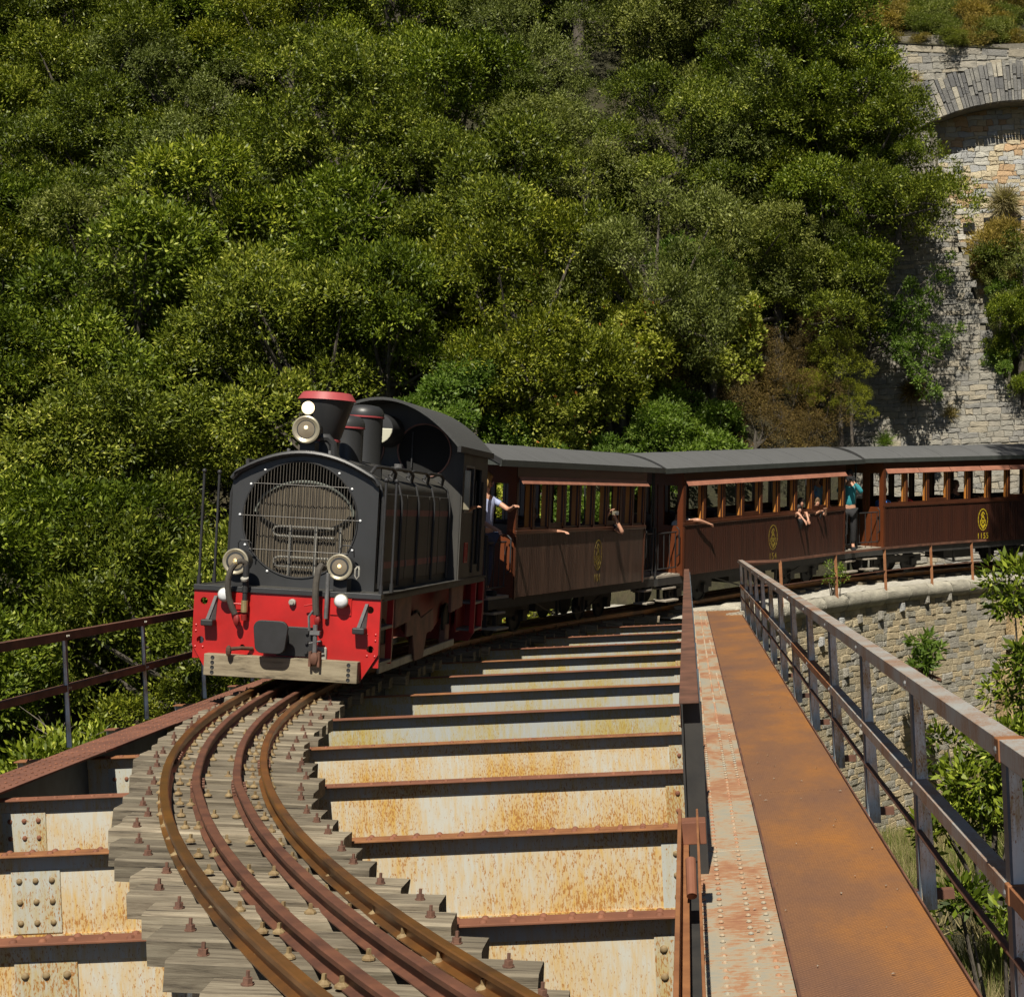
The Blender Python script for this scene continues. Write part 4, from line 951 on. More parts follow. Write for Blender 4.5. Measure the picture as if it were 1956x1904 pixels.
# cab
CW, CF, CB = .93, 4.15, 5.85
def arcx(w_, z0, crown, n_=18): return [(-w_ + 2 * w_ * k / n_, z0 + crown * (1 - ((-w_ + 2 * w_ * k / n_) / w_) ** 2)) for k in range(n_ + 1)]
front = [(-CW, 1.03)] + arcx(CW, 2.72, .50) + [(CW, 1.03)]
m = MB(); plate_holes(m, front, [(-.43, 2.64, .33), (.43, 2.64, .33)], CF, CF + .02); part(m, 'cab_front', M['black_dusty'])
m = MB(); plate_holes(m, front, [(-.43, 2.64, .33), (.43, 2.64, .33)], CB, CB + .02); part(m, 'cab_rear', M['black_dusty'])
for s_ in (-1, 1):
    o = part(MB().tube([(s_ * .43 + .34 * math.cos(t * math.pi / 16), CF - .01, 2.64 + .34 * math.sin(t * math.pi / 16)) for t in range(33)], .010, 6), 'window_rim', M['brown_tank'], smooth=True)
    m = MB(); m.lathe([(.33, 0), (.001, .001)], (s_ * .43, CF + .012, 2.64), (0, -1, 0), 24); g_ = part(m, 'glass', M['cab_glass'] if 'cab_glass' in M else M['dark_void'], o)
    part(MB().box(s_ * .43 - .16, s_ * .43 - .145, CF - .03, CF - .02, 2.42, 2.87), 'wiper', M['black_matt'], o)
    # side with two window openings
    x = s_ * CW; m = MB()
    for (y0, y1, z0, z1) in ((CF, CF + .16, 1.03, 2.72), (CF + .16, CF + .72, 1.03, 1.92), (CF + .16, CF + .72, 2.46, 2.72), (CF + .72, CF + .82, 1.03, 2.72), (CF + .82, CF + 1.30, 2.46, 2.72), (CF + .82, CF + 1.30, 1.03, 1.20), (CF + 1.30, CB + .02, 1.03, 2.72)):
        m.box(x - .012, x + .012, y0, y1, z0, z1)
    part(m, 'cab_side', M['black_dusty'])
    o = part(MB().box(x - .02, x + .02, CF + .13, CF + .16, 1.90, 2.48).box(x - .02, x + .02, CF + .72, CF + .75, 1.90, 2.48).box(x - .02, x + .02, CF + .13, CF + .75, 1.88, 1.92).box(x - .02, x + .02, CF + .13, CF + .75, 2.46, 2.49), 'side_window_frame', M['steel_grey'], bevel=.006)
    part(MB().box(x - .03, x - .022, CF + .84, CF + 1.28, 1.2, 1.95), 'cab_door', M['black_matt'])
    part(MB().cyl((x * 1.03, CF + .80, 1.1), (x * 1.03, CF + .80, 2.3), .014), 'grab_rail', M['black_matt']); part(MB().cyl((x * 1.03, CF + 1.33, 1.1), (x * 1.03, CF + 1.33, 2.3), .014), 'grab_rail', M['black_matt'])
    for z, r in ((1.98, .05),): pass
o = part(MB().box(CW + .02, CW + .10, CF + .05, CF + .065, 1.92, 2.42), 'wing_mirror', M['lamp_rim'], bevel=.006)
o = part(MB().box(CW + .012, CW + .02, CF + .28, CF + .50, 1.24, 1.50), 'number_plate', M['red_shade'])
part(MB().box(CW + .02, CW + .024, CF + .28, CF + .50, 1.24, 1.255).box(CW + .02, CW + .024, CF + .28, CF + .50, 1.485, 1.50).box(CW + .02, CW + .024, CF + .28, CF + .295, 1.255, 1.485).box(CW + .02, CW + .024, CF + .485, CF + .50, 1.255, 1.485), 'plate_border', M['red'], o)
part(MB().box(CW + .02, CW + .024, CF + .34, CF + .36, 1.31, 1.43).box(CW + .02, CW + .024, CF + .36, CF + .42, 1.415, 1.43).box(CW + .02, CW + .024, CF + .41, CF + .43, 1.31, 1.43), 'plate_figure', M['red'], o)
ra = arcx(CW + .06, 2.70, .56, 24); ri = arcx(CW + .055, 2.665, .56, 24); vs = []; ROOF0, ROOF1 = CF - .55, CB + .12
vs = [(x, y, z) for y in (ROOF0, ROOF1) for x, z in ra] + [(x, y, z) for y in (ROOF0, ROOF1) for x, z in ri]; n = len(ra)
fs = [(i, i + 1, n + i + 1, n + i) for i in range(n - 1)] + [(2 * n + i, 2 * n + i + 1, 3 * n + i + 1, 3 * n + i) for i in range(n - 1)]
fs += [(i, i + 1, 2 * n + i + 1, 2 * n + i) for i in range(n - 1)] + [(n + i, n + i + 1, 3 * n + i + 1, 3 * n + i) for i in range(n - 1)] + [(0, n, 3 * n, 2 * n), (n - 1, 2 * n - 1, 4 * n - 1, 3 * n - 1)]
part(MB().add(vs, fs), 'cab_roof', M['roof_black'], smooth=True, angle=30)
for s_ in (-1, 1): part(MB().box(s_ * (CW + .03), s_ * (CW + .075), ROOF0, ROOF1, 2.63, 2.705), 'roof_gutter', M['black_matt'])
part(MB().lathe([(.20, 0), (.20, .55), (.19, .60), (.001, .62)], (-.03, CF - .02, 2.86), (0, -1, 0), 28), 'cab_ventilator', M['black'], smooth=True)
part(MB().prism([(.195 * math.cos(rad(t)) - .03, CF - .67, 2.87 + .195 * math.sin(rad(t))) for t in range(180, 361, 15)], (0, .02, 0)), 'cream_panel', M['cream'], bevel=.008)
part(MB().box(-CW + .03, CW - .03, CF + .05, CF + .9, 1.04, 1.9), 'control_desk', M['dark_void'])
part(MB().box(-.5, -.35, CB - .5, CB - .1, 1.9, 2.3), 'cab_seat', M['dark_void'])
# frames, wheels, steps below the footplate
for s_ in (-1, 1):
    x = s_ * .62
    m = MB(); m.prism([(x, .2, .98), (x, 5.8, .98), (x, 5.8, .45), (x, 5.3, .30), (x, 4.7, .52), (x, 4.1, .36), (x, 3.5, .52), (x, 3.0, .30), (x, 2.4, .52), (x, 1.7, .36), (x, 1.2, .52), (x, .6, .25), (x, .2, .45)], (s_ * .02, 0, 0)); part(m, 'side_frame', M['red_shade'])
    for y in (1.25, 3.0, 4.75):
        o = part(MB().lathe([(.28, 0), (.28, .05), (.25, .06), (.22, .045), (.10, .045), (.09, .08), (.001, .08)], (s_ * .30, y, .26), (s_, 0, 0), 28), 'wheel', M['under'], smooth=True)
        part(MB().lathe([(.282, .0), (.285, .02), (.262, .062), (.24, .062)], (s_ * .30, y, .26), (s_, 0, 0), 28), 'tyre', M['steel_grey'], o, smooth=True)
        part(MB().box(x + s_ * .02, x + s_ * .10, y - .13, y + .13, .18, .42), 'axle_box', M['brown_tank'], bevel=.01)
        o = part(MB().lathe([(.20, 0), (.20, .03), (.17, .04), (.16, .02), (.001, .02)], (x + s_ * .05, y, .50), (s_, 0, 0), 24), 'balance_weight', M['under'], smooth=True)
    for y0, y1 in ((.95, 1.75), (4.0, 4.8)): part(MB().prism([(s_ * .86, y0, .96), (s_ * .86, y1, .96), (s_ * .86, y1 - .03, .66), (s_ * .86, y0 + .03, .62)], (s_ * .04, 0, 0)), 'side_tank', M['brown_tank'], bevel=.01)
    part(MB().prism([(s_ * .78, 2.0, .66), (s_ * .78, 2.5, .70), (s_ * .78, 2.75, .62), (s_ * .78, 3.4, .70), (s_ * .78, 3.5, .45), (s_ * .78, 3.1, .42), (s_ * .78, 2.95, .14), (s_ * .78, 2.5, .14), (s_ * .78, 2.35, .45), (s_ * .78, 2.0, .45)], (s_ * .02, 0, 0)), 'brake_rigging', M['brown_tank'])
    part(MB().box(s_ * .74, s_ * .77, .9, 5.0, .13, .22), 'coupling_rod', M['pipe_grey'], bevel=.01)
    for (ya, yb) in ((.03, .60), (5.32, 5.90)):
        part(MB().box(s_ * .90, s_ * .965, ya, ya + .03, .28, .98), 'step_frame', M['red']); part(MB().box(s_ * .90, s_ * .965, yb - .03, yb, .28, .98), 'step_frame', M['red'])
        for z in (.30, .66): part(MB().box(s_ * .72, s_ * .965, ya + .03, yb - .03, z, z + .035), 'step', M['steel_grey'], bevel=.005)
        part(MB().box(s_ * .70, s_ * .72, ya, yb, .28, .98), 'step_back', M['red_shade'])
    for yy in (.0, 5.92):
        pass
m = MB(); plate_holes(m, [(-.965, .98), (.965, .98), (.965, .42), (.78, .12), (-.78, .12), (-.965, .42)], [], 5.95, 5.98); part(m, 'rear_buffer_beam', M['red_shade'])
m = MB(); m.box(-.5, .5, .3, 5.7, .5, .98); part(m, 'underframe', M['under'])
# ============================================================ coaches
def coach(phf, phr, label, side_mat, style, number, nwin=9):
    a, b = trk(phf), trk(phr); d = b - a; L = math.hypot(d.x, d.y)
    F = frame(a, math.atan2(d.x, d.y), CANT if style < 3 else CANT * .8, math.atan2(d.z, L))
    root = tag(empty('railway_coach', F), label, 'railway coach', 'wooden coaches of the train')
    pt = lambda m, n, mt, p=root, **k: m.build(n, mt, p, **k)
    W = .95; ZB0, ZS, ZW, ZT, ZE = .64, 1.56, 1.62, 2.36, 2.55
    pt(MB().box(-W + .05, W - .05, -.72, L + .72, .50, .64), 'floor_frame', M['under'])
    pt(MB().box(-W + .01, W - .01, 0, L, .641, .66), 'floor', M['step_wood'])
    for s_ in (-1, 1):
        # matchboarded lower side, one groove per board
        m = MB(); nb_ = int(L / .062); bw = L / nb_; vs = []
        for k in range(nb_):
            y = k * bw
            for (yy, o) in ((y, 0), (y + .006, .010), (y + bw - .006, .010)): vs.append((yy, o))
        vs.append((L, 0)); n = len(vs)
        pts = [(s_ * (W - .012 + o), yy, z) for z in (ZB0, ZS) for yy, o in vs]
        m.add(pts, [(i, i + 1, n + i + 1, n + i) for i in range(n - 1)]); pt(m, 'boarded_side', side_mat if s_ > 0 else M['coach_side'])
        pt(MB().box(s_ * (W - .06), s_ * (W - .03), 0, L, ZB0, ZS), 'inner_side', M['coach'])
        pt(MB().box(s_ * (W - .05), s_ * (W + .022), -.01, L + .01, ZS, ZW), 'waist_rail', M['coach'], bevel=.008)
        pt(MB().box(s_ * (W - .05), s_ * (W + .005), 0, L, ZT, ZE), 'cant_rail', M['coach'])
        for k in range(nwin + 1):
            y = .03 + (L - .06) * k / nwin; ww = .036
            m = MB(); m.box(s_ * (W - .13), s_ * (W + .004), max(0, y - ww), min(L, y + ww), ZW, ZT); m.cur = 1
            m.box(s_ * (W - .13), s_ * (W - .012), max(0, y - ww) - .004, max(0, y - ww) - .0005, ZW + .04, ZT)
            pt(m, 'window_post', [M['coach'], M['varnish'] if s_ > 0 else M['coach']])  # far-side reveals coloured dark brown in place of interior shade
        for k in range(nwin):
            y0, y1 = .03 + (L - .06) * k / nwin + .038, .03 + (L - .06) * (k + 1) / nwin - .038
            m = MB(); h = .06 if (k * 7 + int(L * 10)) % 4 else .16
            m.box(s_ * (W - .055), s_ * (W - .02), y0, y1, ZW, ZW + h * .6)
            m.box(s_ * (W - .055), s_ * (W - .02), y0 - .004, y0 + .014, ZW, ZT); m.box(s_ * (W - .055), s_ * (W - .02), y1 - .014, y1 + .004, ZW, ZT)
            pt(m, 'window_frame', M['coach'], bevel=.004)
        for e in (.0, L - .035): pt(MB().box(s_ * (W - .01), s_ * (W + .014), e, e + .035, ZB0 - .02, ZS), 'corner_strip', M['coach'])
    # awning board over the windows, sun side
    nb2 = 1 if style < 3 else 6
    for k in range(nb2):
        y0, y1 = .05 + (L - .1) * k / nb2, .05 + (L - .1) * (k + 1) / nb2 - (.02 if nb2 > 1 else 0)
        pt(MB().add([(W + .01, y0, 2.405), (W + .085, y0, 2.305), (W + .085, y1, 2.305), (W + .01, y1, 2.405), (W + .004, y0, 2.395), (W + .075, y0, 2.295), (W + .075, y1, 2.295), (W + .004, y1, 2.395)], [(0, 1, 2, 3), (4, 5, 6, 7), (0, 1, 5, 4), (2, 3, 7, 6), (1, 2, 6, 5), (0, 3, 7, 4)]), 'window_awning', M['awning'])
    for y, o in ((0, -1), (L, 1)):
        m = MB(); z1 = 2.55
        for x0, x1 in ((-W + .01, -.38), (.38, W - .01)):
            m.box(x0, x1, y - .015, y + .015, ZB0, 1.56); m.box(x0, x0 + .12, y - .015, y + .015, 1.56, 2.3); m.box(x1 - .12, x1, y - .015, y + .015, 1.56, 2.3)
        m.box(-W + .01, W - .01, y - .015, y + .015, 2.3, 2.60)
        m.cur = 0; pt(m, 'end_wall', M['coach_end'])
        pt(MB().box(-.36, -.30, y - .02, y + .02, .66, 2.3).box(.30, .36, y - .02, y + .02, .66, 2.3).box(-.30, .30, y - .02, y + .02, .66, 1.4), 'end_door', M['coach_end'])
        # platform
        ya, yb = (y - .72, y - .02) if o < 0 else (y + .02, y + .72); ye = ya if o < 0 else yb
        pt(MB().box(-W + .06, W - .06, ya, yb, .64, .68), 'platform_floor', M['step_wood'])
        pt(MB().box(-.80, .80, ye - .03, ye + .03, .48, .63), 'end_sill', M['under'])
        for s_ in (-1, 1):
            m = MB(); x = s_ * .84
            m.cyl((x, ye, .66), (x, ye, 1.56 if style < 3 else 1.5), .022); m.cyl((s_ * .36, ye, .66), (s_ * .36, ye, 1.5), .020)
            m.tube([(s_ * .36, ye, 1.5), (x, ye, 1.5), (x * 1.01, ye + (.1 if o > 0 else -.1) * 0, 1.5)], .018, 6)
            m.cyl((s_ * .36, ye, .78), (x, ye, .78), .012)
            for k in range(5):
                xx = s_ * (.40 + k * .095)
                if style == 2 or k % 2 == 0: m.cyl((xx, ye, .78), (xx, ye, 1.5), .009, n=6)
                if style != 3: m.tube([(xx, ye, 1.40), (xx + .03, ye, 1.43), (xx + .045, ye, 1.39), (xx + .025, ye, 1.36)], .007, 5); m.tube([(xx, ye, .86), (xx + .03, ye, .83), (xx + .045, ye, .87), (xx + .025, ye, .90)], .007, 5)
            if style == 3:
                m.cyl((s_ * .36, ye, .78), (x, ye, 1.5), .011); m.cyl((x, ye, .78), (s_ * .36, ye, 1.5), .011)
            # side gate
            m.cyl((x, ya + .05, 1.45), (x, yb - .05, 1.45), .014)
            for k in range(4): yy = ya + .08 + (yb - ya - .16) * k / 3; m.cyl((x, yy, .80), (x, yy, 1.45), .009, n=6)
            m.cyl((x, ya + .05, .80), (x, yb - .05, .80), .012)
            yc = yb - .10 if o < 0 else ya + .10
            m.tube([(x + s_ * .05, yc, 1.0), (x + s_ * .10, yc, 1.05), (x + s_ * .10, yc, 1.5), (x + s_ * .04, yc, 1.55)], .013, 6)
            pt(m, 'platform_railing', M['black_matt'])
            for z, w_ in ((.20, .0), (.42, .06)):
                pt(MB().box(s_ * (.72 - w_), s_ * (.98 - w_), ya + .15, yb - .15, z, z + .035), 'step', M['step_wood'], bevel=.005)
            pt(MB().box(s_ * .74, s_ * .80, ya + .18, ya + .21, .2, .55).box(s_ * .74, s_ * .80, yb - .21, yb - .18, .2, .55), 'step_hanger', M['under'])
            pt(MB().cyl((s_ * .80, ye, 1.5), (s_ * .80, ye, 2.58), .016), 'roof_post', M['black_matt'])
        pt(MB().lathe([(.04, 0), (.04, .12), (.14, .13), (.14, .16)], (0, ye, .48), (0, o, 0), 16), 'buffer', M['under'])
        # bogie or axle pair
    for yb_ in (.95, L - .95):
        for s_ in (-1, 1):
            pt(MB().box(s_ * .40, s_ * .44, yb_ - .75, yb_ + .75, .26, .42), 'bogie_frame', M['under'])
            for dy in (-.45, .45):
                pt(MB().lathe([(.24, 0), (.24, .05), (.21, .06), (.20, .03), (.07, .03), (.06, .07), (.001, .07)], (s_ * .30, yb_ + dy, .235), (s_, 0, 0), 22), 'wheel', M['under'], smooth=True)
                pt(MB().box(s_ * .44, s_ * .52, yb_ + dy - .08, yb_ + dy + .08, .18, .34), 'axle_box', M['under'])
    for s_ in (-1, 1):
        pt(MB().tube([(s_ * .72, .9, .60), (s_ * .72, L * .40, .22), (s_ * .72, L * .60, .22), (s_ * .72, L - .9, .60)], .014, 6), 'truss_rod', M['under'])
        [pt(MB().box(s_ * .70, s_ * .74, L * q_ - .02, L * q_ + .02, .22, .5), 'truss_post', M['under']) for q_ in (.40, .60)]
    pt(MB().box(-.3, .3, L * .42, L * .58, .25, .5), 'brake_cylinder_box', M['under'])
    # seats inside
    for k in range(1, nwin):
        if k % 2 == 0: continue
        y = .03 + (L - .06) * (k + .0) / nwin
        for s_ in (-1, 1): pt(MB().box(s_ * .28, s_ * .80, y - .02, y + .02, 1.05, 1.68).box(s_ * .28, s_ * .80, y - .25, y + .25, 1.02, 1.06), 'bench', M['coach'])
    # roof
    w_ = 1.02; n_ = 20; y0, y1 = -.72, L + .72; vs = []
    for y in (y0, y1):
        for k in range(n_ + 1): x = -w_ + 2 * w_ * k / n_; vs.append((x, y, 2.63 + .25 * (1 - (x / w_) ** 2)))
    for y in (y0, y1):
        for k in range(n_ + 1): x = -w_ + 2 * w_ * k / n_; vs.append((x, y, 2.59 + .25 * (1 - (x / w_) ** 2)))
    n = n_ + 1; fs = [(i, i + 1, n + i + 1, n + i) for i in range(n - 1)] + [(2 * n + i, 2 * n + i + 1, 3 * n + i + 1, 3 * n + i) for i in range(n - 1)] + [(i, i + 1, 2 * n + i + 1, 2 * n + i) for i in range(n - 1)] + [(n + i, n + i + 1, 3 * n + i + 1, 3 * n + i) for i in range(n - 1)]
    rf = pt(MB().add(vs, fs), 'roof', M['coach_roof'], smooth=True, angle=30)
    ns = max(5, int(L / .95))
    m = MB()
    for k in range(1, ns):
        y = y0 + (y1 - y0) * k / ns; m.tube([(x, y, 2.632 + .25 * (1 - (x / w_) ** 2)) for x in [-w_ + 2 * w_ * q / 12 for q in range(13)]], .006, 4)
    pt(m, 'roof_seam', M['coach_roof'], rf)
    for ya_ in (y0 - .004, y1 - .076):
        az = [(x, 2.636 + .25 * (1 - (x / w_) ** 2)) for x in [-w_ + 2 * w_ * q / 16 for q in range(17)]]; mm_ = MB()
        mm_.add([(x, yy, z + dz) for yy, dz in ((ya_, -.07), (ya_, .004), (ya_ + .08, .004)) for x, z in az], [(r_ * 17 + i, r_ * 17 + i + 1, r_ * 17 + 18 + i, r_ * 17 + 17 + i) for r_ in range(2) for i in range(16)]); pt(mm_, 'roof_end_strip', M['black_matt'], smooth=True)
    for s_ in (-1, 1): pt(MB().box(s_ * (w_ - .02), s_ * (w_ + .008), y0, y1, 2.545, 2.638), 'roof_edge_board', M['roof_edge'])
    # headboard closing the arc above the end walls and over the platform
    for y in (y0 + .01, y1 - .03, 0, L):
        pts = [(-w_ + 2 * w_ * k / n_, y, 2.60 + .235 * (1 - ((-w_ + 2 * w_ * k / n_) / w_) ** 2)) for k in range(n_ + 1)] + [(w_, y, 2.56), (-w_, y, 2.56)]
        pt(MB().prism(pts, (0, .02, 0)), 'roof_end_board', M['roof_edge'])
    # emblem and number on the sun side
    ye = L * (.60 if style == 1 else .52); zc = 1.16; ym = M['yellow'] if style == 3 else M['yellow_faded']; em = MB()
    def stroke(p, q, t=.011):
        a_, b_ = Vector((p[0], 0, p[1])), Vector((q[0], 0, q[1])); dv = b_ - a_; nvv = Vector((-dv.z, 0, dv.x)).normalized() * t
        em.add([(W + .0015, ye + v.x, zc + v.z) for v in (a_ - nvv, b_ - nvv, b_ + nvv, a_ + nvv)] + [(W + .004, ye + v.x, zc + v.z) for v in (a_ - nvv, b_ - nvv, b_ + nvv, a_ + nvv)], [(0, 1, 2, 3), (4, 5, 6, 7), (0, 1, 5, 4), (1, 2, 6, 5), (2, 3, 7, 6), (3, 0, 4, 7)])
    RX, RZ = .16, .245
    for k in range(16):
        t0, t1 = 2 * math.pi * k / 16, 2 * math.pi * (k + .86) / 16
        stroke((RX * math.cos(t0), RZ * math.sin(t0)), (RX * math.cos(t1), RZ * math.sin(t1)), .010)
    for (p, q) in [((-.06, .10), (0, .18)), ((0, .18), (.06, .12)), ((-.06, .10), (.05, .02)), ((.05, .02), (.06, -.02)),      # upper letter S
                   ((-.10, -.02), (.10, -.02)), ((0, .12), (-.09, -.08)), ((0, .12), (.09, -.08)),                       # letter A
                   ((-.07, -.08), (0, -.17)), ((0, -.17), (.08, -.09)), ((-.05, .0), (0, -.10)), ((0, -.10), (.05, -.02)), ((-.03, .13), (0, .15)), ((-.09, -.10), (0, -.21)), ((0, -.21), (.09, -.12))]:
        stroke(p, q)
    pt(em, 'painted_emblem', ym)
    cu = bpy.data.curves.new('number', 'FONT'); cu.body = number; cu.size = .19; cu.align_x = 'CENTER'; cu.space_character = 1.35; cu.extrude = .0012
    cu.materials.append(ym); o = bpy.data.objects.new('painted_number', cu); C.objects.link(o); o.parent = root
    mx_ = T(W + .003, ye, zc - .44) @ Matrix.Rotation(rad(90), 4, 'Z') @ Matrix.Rotation(rad(90), 4, 'X') @ Matrix.Diagonal((.8, 1.0, 1, 1))
    bpy.context.view_layer.update(); me_ = bpy.data.meshes.new_from_object(o); bpy.data.objects.remove(o); o = bpy.data.objects.new('painted_number', me_); C.objects.link(o); o.parent = root; o.matrix_basis = mx_
    return F, L
CO = []
CO.append(coach(rad(13.23), rad(24.8), 'first brown wooden coach directly behind the locomotive, dusty sides and a grey felt roof', M['coach_dusty'], 1, '101'))
CO.append(coach(rad(28.8), rad(41.64), 'second brown wooden coach, in the middle of the train, children leaning from its windows', M['coach_side'], 2, '154'))
CO.append(coach(rad(45.3), rad(58.6), 'third brown wooden coach at the right edge, with bright yellow emblem and number 1155', M['coach_side'], 3, '1155'))

# ============================================================ people
def skinobj(name, nodes_, edges, mat, parent, sub=1):
    me = bpy.data.meshes.new(name); me.from_pydata([tuple(p) for p, r in nodes_], edges, []); me.materials.append(mat)
    o = bpy.data.objects.new(name, me); C.objects.link(o); o.parent = parent
    sk = o.modifiers.new('skin', 'SKIN'); sk.use_smooth_shade = True
    for i, (p, r) in enumerate(nodes_):
        d = me.skin_vertices[0].data[i]; rr_ = r if hasattr(r, '__len__') else (r, r); d.radius = rr_; d.use_root = (i == 0)
    sb = o.modifiers.new('sub', 'SUBSURF'); sb.levels = sub; sb.render_levels = sub
    return o
def person(mat, label, top, hair, hand_r, hand_l, elbow_r=None, elbow_l=None, legs=True, look=0.0, lean=(0, 0), group=None, hs=1.0, pants='denim', sleeve='short', scale=1.0, curly=False, kind='bob'):
    """figure faces local -y; origin on what carries it (feet, or seat when legs=False); metres"""
    root = tag(empty('person', mat @ Matrix.Scale(scale, 4)), label, 'person', group)
    hipz = .90 if legs else .12
    lx, ly = lean; up = lambda t: Vector((lx * t, ly * t, 0))
    hip = Vector((0, 0, hipz)); wa = hip + Vector((0, 0, .16)) + up(.2); ch = hip + Vector((0, 0, .36)) + up(.6); sh = hip + Vector((0, 0, .50)) + up(.9); nk = hip + Vector((0, .01, .57)) + up(1.0); hd = hip + Vector((0, -.02, .68)) + up(1.12); ht = hip + Vector((0, -.01, .78)) + up(1.15)
    N = [(hip, (.15, .10)), (wa, (.125, .09)), (ch, (.145, .10)), (sh, (.10, .07)), (nk, .050), (hd, (.070, .085)), (ht, (.068, .082))]; E = [(0, 1), (1, 2), (2, 3), (3, 4), (4, 5), (5, 6)]
    arms = {}
    for s_, hand, elb in ((1, hand_r, elbow_r), (-1, hand_l, elbow_l)):
        S = sh + Vector((s_ * .17, 0, -.02)); H = Vector(hand)
        if elb is None:
            mid_ = (S + H) / 2; elb = mid_ + Vector((s_ * .06, .04, -.10))
        Eb = Vector(elb); i = len(N)
        N += [(S, .052), (Eb, .040), (Eb.lerp(H, .85), .027)]; E += [(3, i), (i, i + 1), (i + 1, i + 2)]
        d = (H - Eb).normalized(); side = d.cross(Vector((0, 0, 1))).normalized() if abs(d.z) < .95 else Vector((1, 0, 0)); nrm = side.cross(d)
        pl = H + d * .05; N.append((pl, (.036, .018))); pi = len(N) - 1; E.append((i + 2, pi))
        for f in range(4):
            fl = (.062, .072, .068, .052)[f]; b0 = pl + side * (f - 1.5) * .017 + d * .03; b1 = b0 + d * fl * .5 - nrm * .010; b2 = b1 + d * fl * .4 - nrm * .025
            j = len(N); N += [(b0, .0085), (b1, .008), (b2, .0065)]; E += [(pi, j), (j, j + 1), (j + 1, j + 2)]
        b0 = pl + side * .04 * s_; b1 = b0 + d * .035 + side * .015 * s_; j = len(N); N += [(b0, .010), (b1, .008)]; E += [(pi, j), (j, j + 1)]
        arms[s_] = (S, Eb, H)
    if legs:
        for s_ in (-1, 1):
            i = len(N); N += [(hip + Vector((s_ * .09, 0, -.06)), .085), (Vector((s_ * .10, -.02, .48)), .058), (Vector((s_ * .10, .03, .10)), .040), (Vector((s_ * .11, -.10, .035)), .035)]
            E += [(0, i), (i, i + 1), (i + 1, i + 2), (i + 2, i + 3)]
    skinobj('body', N, E, M['skin'], root)
    k = 1.14
    N2 = [(hip + Vector((0, 0, .02)), (.165, .118)), (wa, (.142, .108)), (ch, (.165, .120)), (sh, (.115, .085)), (nk - Vector((0, 0, .03)), .064)]; E2 = [(0, 1), (1, 2), (2, 3), (3, 4)]
    for s_ in (1, -1):
        S, Eb, H = arms[s_]; i = len(N2); q = .55 if sleeve == 'short' else 1.0
        N2 += [(S, .066), (S.lerp(Eb, q), .055)]; E2 += [(3, i), (i, i + 1)]
        if sleeve == 'long': N2.append((Eb.lerp(H, .8), .036)); E2.append((i + 1, i + 2))
    skinobj('shirt', N2, E2, M[top], root)
    if legs:
        N3 = [(hip, (.165, .12))]; E3 = []
        for s_ in (-1, 1):
            i = len(N3); N3 += [(hip + Vector((s_ * .09, 0, -.06)), .098), (Vector((s_ * .10, -.02, .48)), .072), (Vector((s_ * .10, .03, .12)), .055)]; E3 += [(0, i), (i, i + 1), (i + 1, i + 2)]
        skinobj('trousers', N3, E3, M[pants], root)
        for s_ in (-1, 1): m = MB(); m.box(s_ * .11 - .045, s_ * .11 + .045, -.16, .08, 0, .08); m.build('shoe', M['dark_top'], root, bevel=.02)
    # head detail
    hc = hd + Vector((0, 0, .045)); Rz = Matrix.Rotation(look, 4, 'Z'); HM = T(*hc) @ Rz
    m = MB(); m.ball((0, .012, .025), .108 if curly else .098, 14, 9, .88, 1.0, 1.08)
    for i, v in enumerate(m.v):
        v = Vector(v)
        if v.y < -.045 and v.z < .07: v.y = -.045 + (v.y + .045) * .12
        if kind == 'bob' and v.z < 0 and v.y > -.03: v = Vector((v.x * 1.05, v.y * 1.08, v.z * 1.45))
        if curly: v += Vector([noise.noise(v * 26 + Vector((q * 9, 0, 0))) * .045 for q in range(3)])
        m.v[i] = tuple(HM @ v)
    m.build('hair', M[hair], root, smooth=True, angle=80)
    m = MB()
    for s_ in (-1, 1): m.ball(HM @ Vector((s_ * .030, -.086, .012)), .0085, 6, 5)
    m.build('eyes', M['dark_top'], root)
    m = MB(); m.prism([HM @ Vector(q) for q in ((-.010, -.085, -.03), (.010, -.085, -.03), (.005, -.088, .012), (-.005, -.088, .012))], HM.to_3x3() @ Vector((0, -.018, -.002))); m.build('nose', M['skin'], root)
    m = MB(); m.box(-.020, .020, -.089, -.082, -.052, -.044, HM); m.build('mouth', M['red_shade'], root)
    for s_ in (-1, 1): m = MB(); m.ball(HM @ Vector((s_ * .077, .01, 0)), .020, 6, 5, .4, .8, 1.2); m.build('ear', M['skin'], root)
    return root
def RZ(a): return Matrix.Rotation(rad(a), 4, 'Z')
F1, L1 = CO[0]; F2, L2 = CO[1]; F3, L3 = CO[2]
G = 'passengers on the train'
# local coach frame: +x sun side; a figure facing +x is turned by 90 degrees
person(F1 @ T(.68, -.48, .68) @ RZ(70), 'person with curly blond hair in a pale blue shirt on the platform behind the locomotive', 'shirt_pale_blue', 'hair_blond', (.10, -.50, 1.30), (-.20, -.42, .98), elbow_r=(.26, -.22, 1.24), group=G, curly=True, look=.5, pants='navy')
def camera_thing(mat, label, big=False, col='white_top'):
    r = tag(empty('photo_camera', mat), label, 'camera')
    s_ = 1.5 if big else 1
    MB().box(-.055 * s_, .055 * s_, -.025, .02, -.032 * s_, .032 * s_).build('camera_body', M['dark_top'] if big else M['lamp_rim'], r, bevel=.006)
    MB().lathe([(.026 * s_, 0), (.030 * s_, .02), (.032 * s_, .09 * s_ if big else .035), (.02, .09 * s_ if big else .035)], (0, -.022, 0), (0, -1, 0), 16).build('lens', M['dark_top'] if big else M['steel_grey'], r, smooth=True)
win = lambda L, k, n=9: .03 + (L - .06) * (k + .5) / n
pm = F1 @ T(.79, win(L1, 6) - .05, 1.02) @ RZ(60)
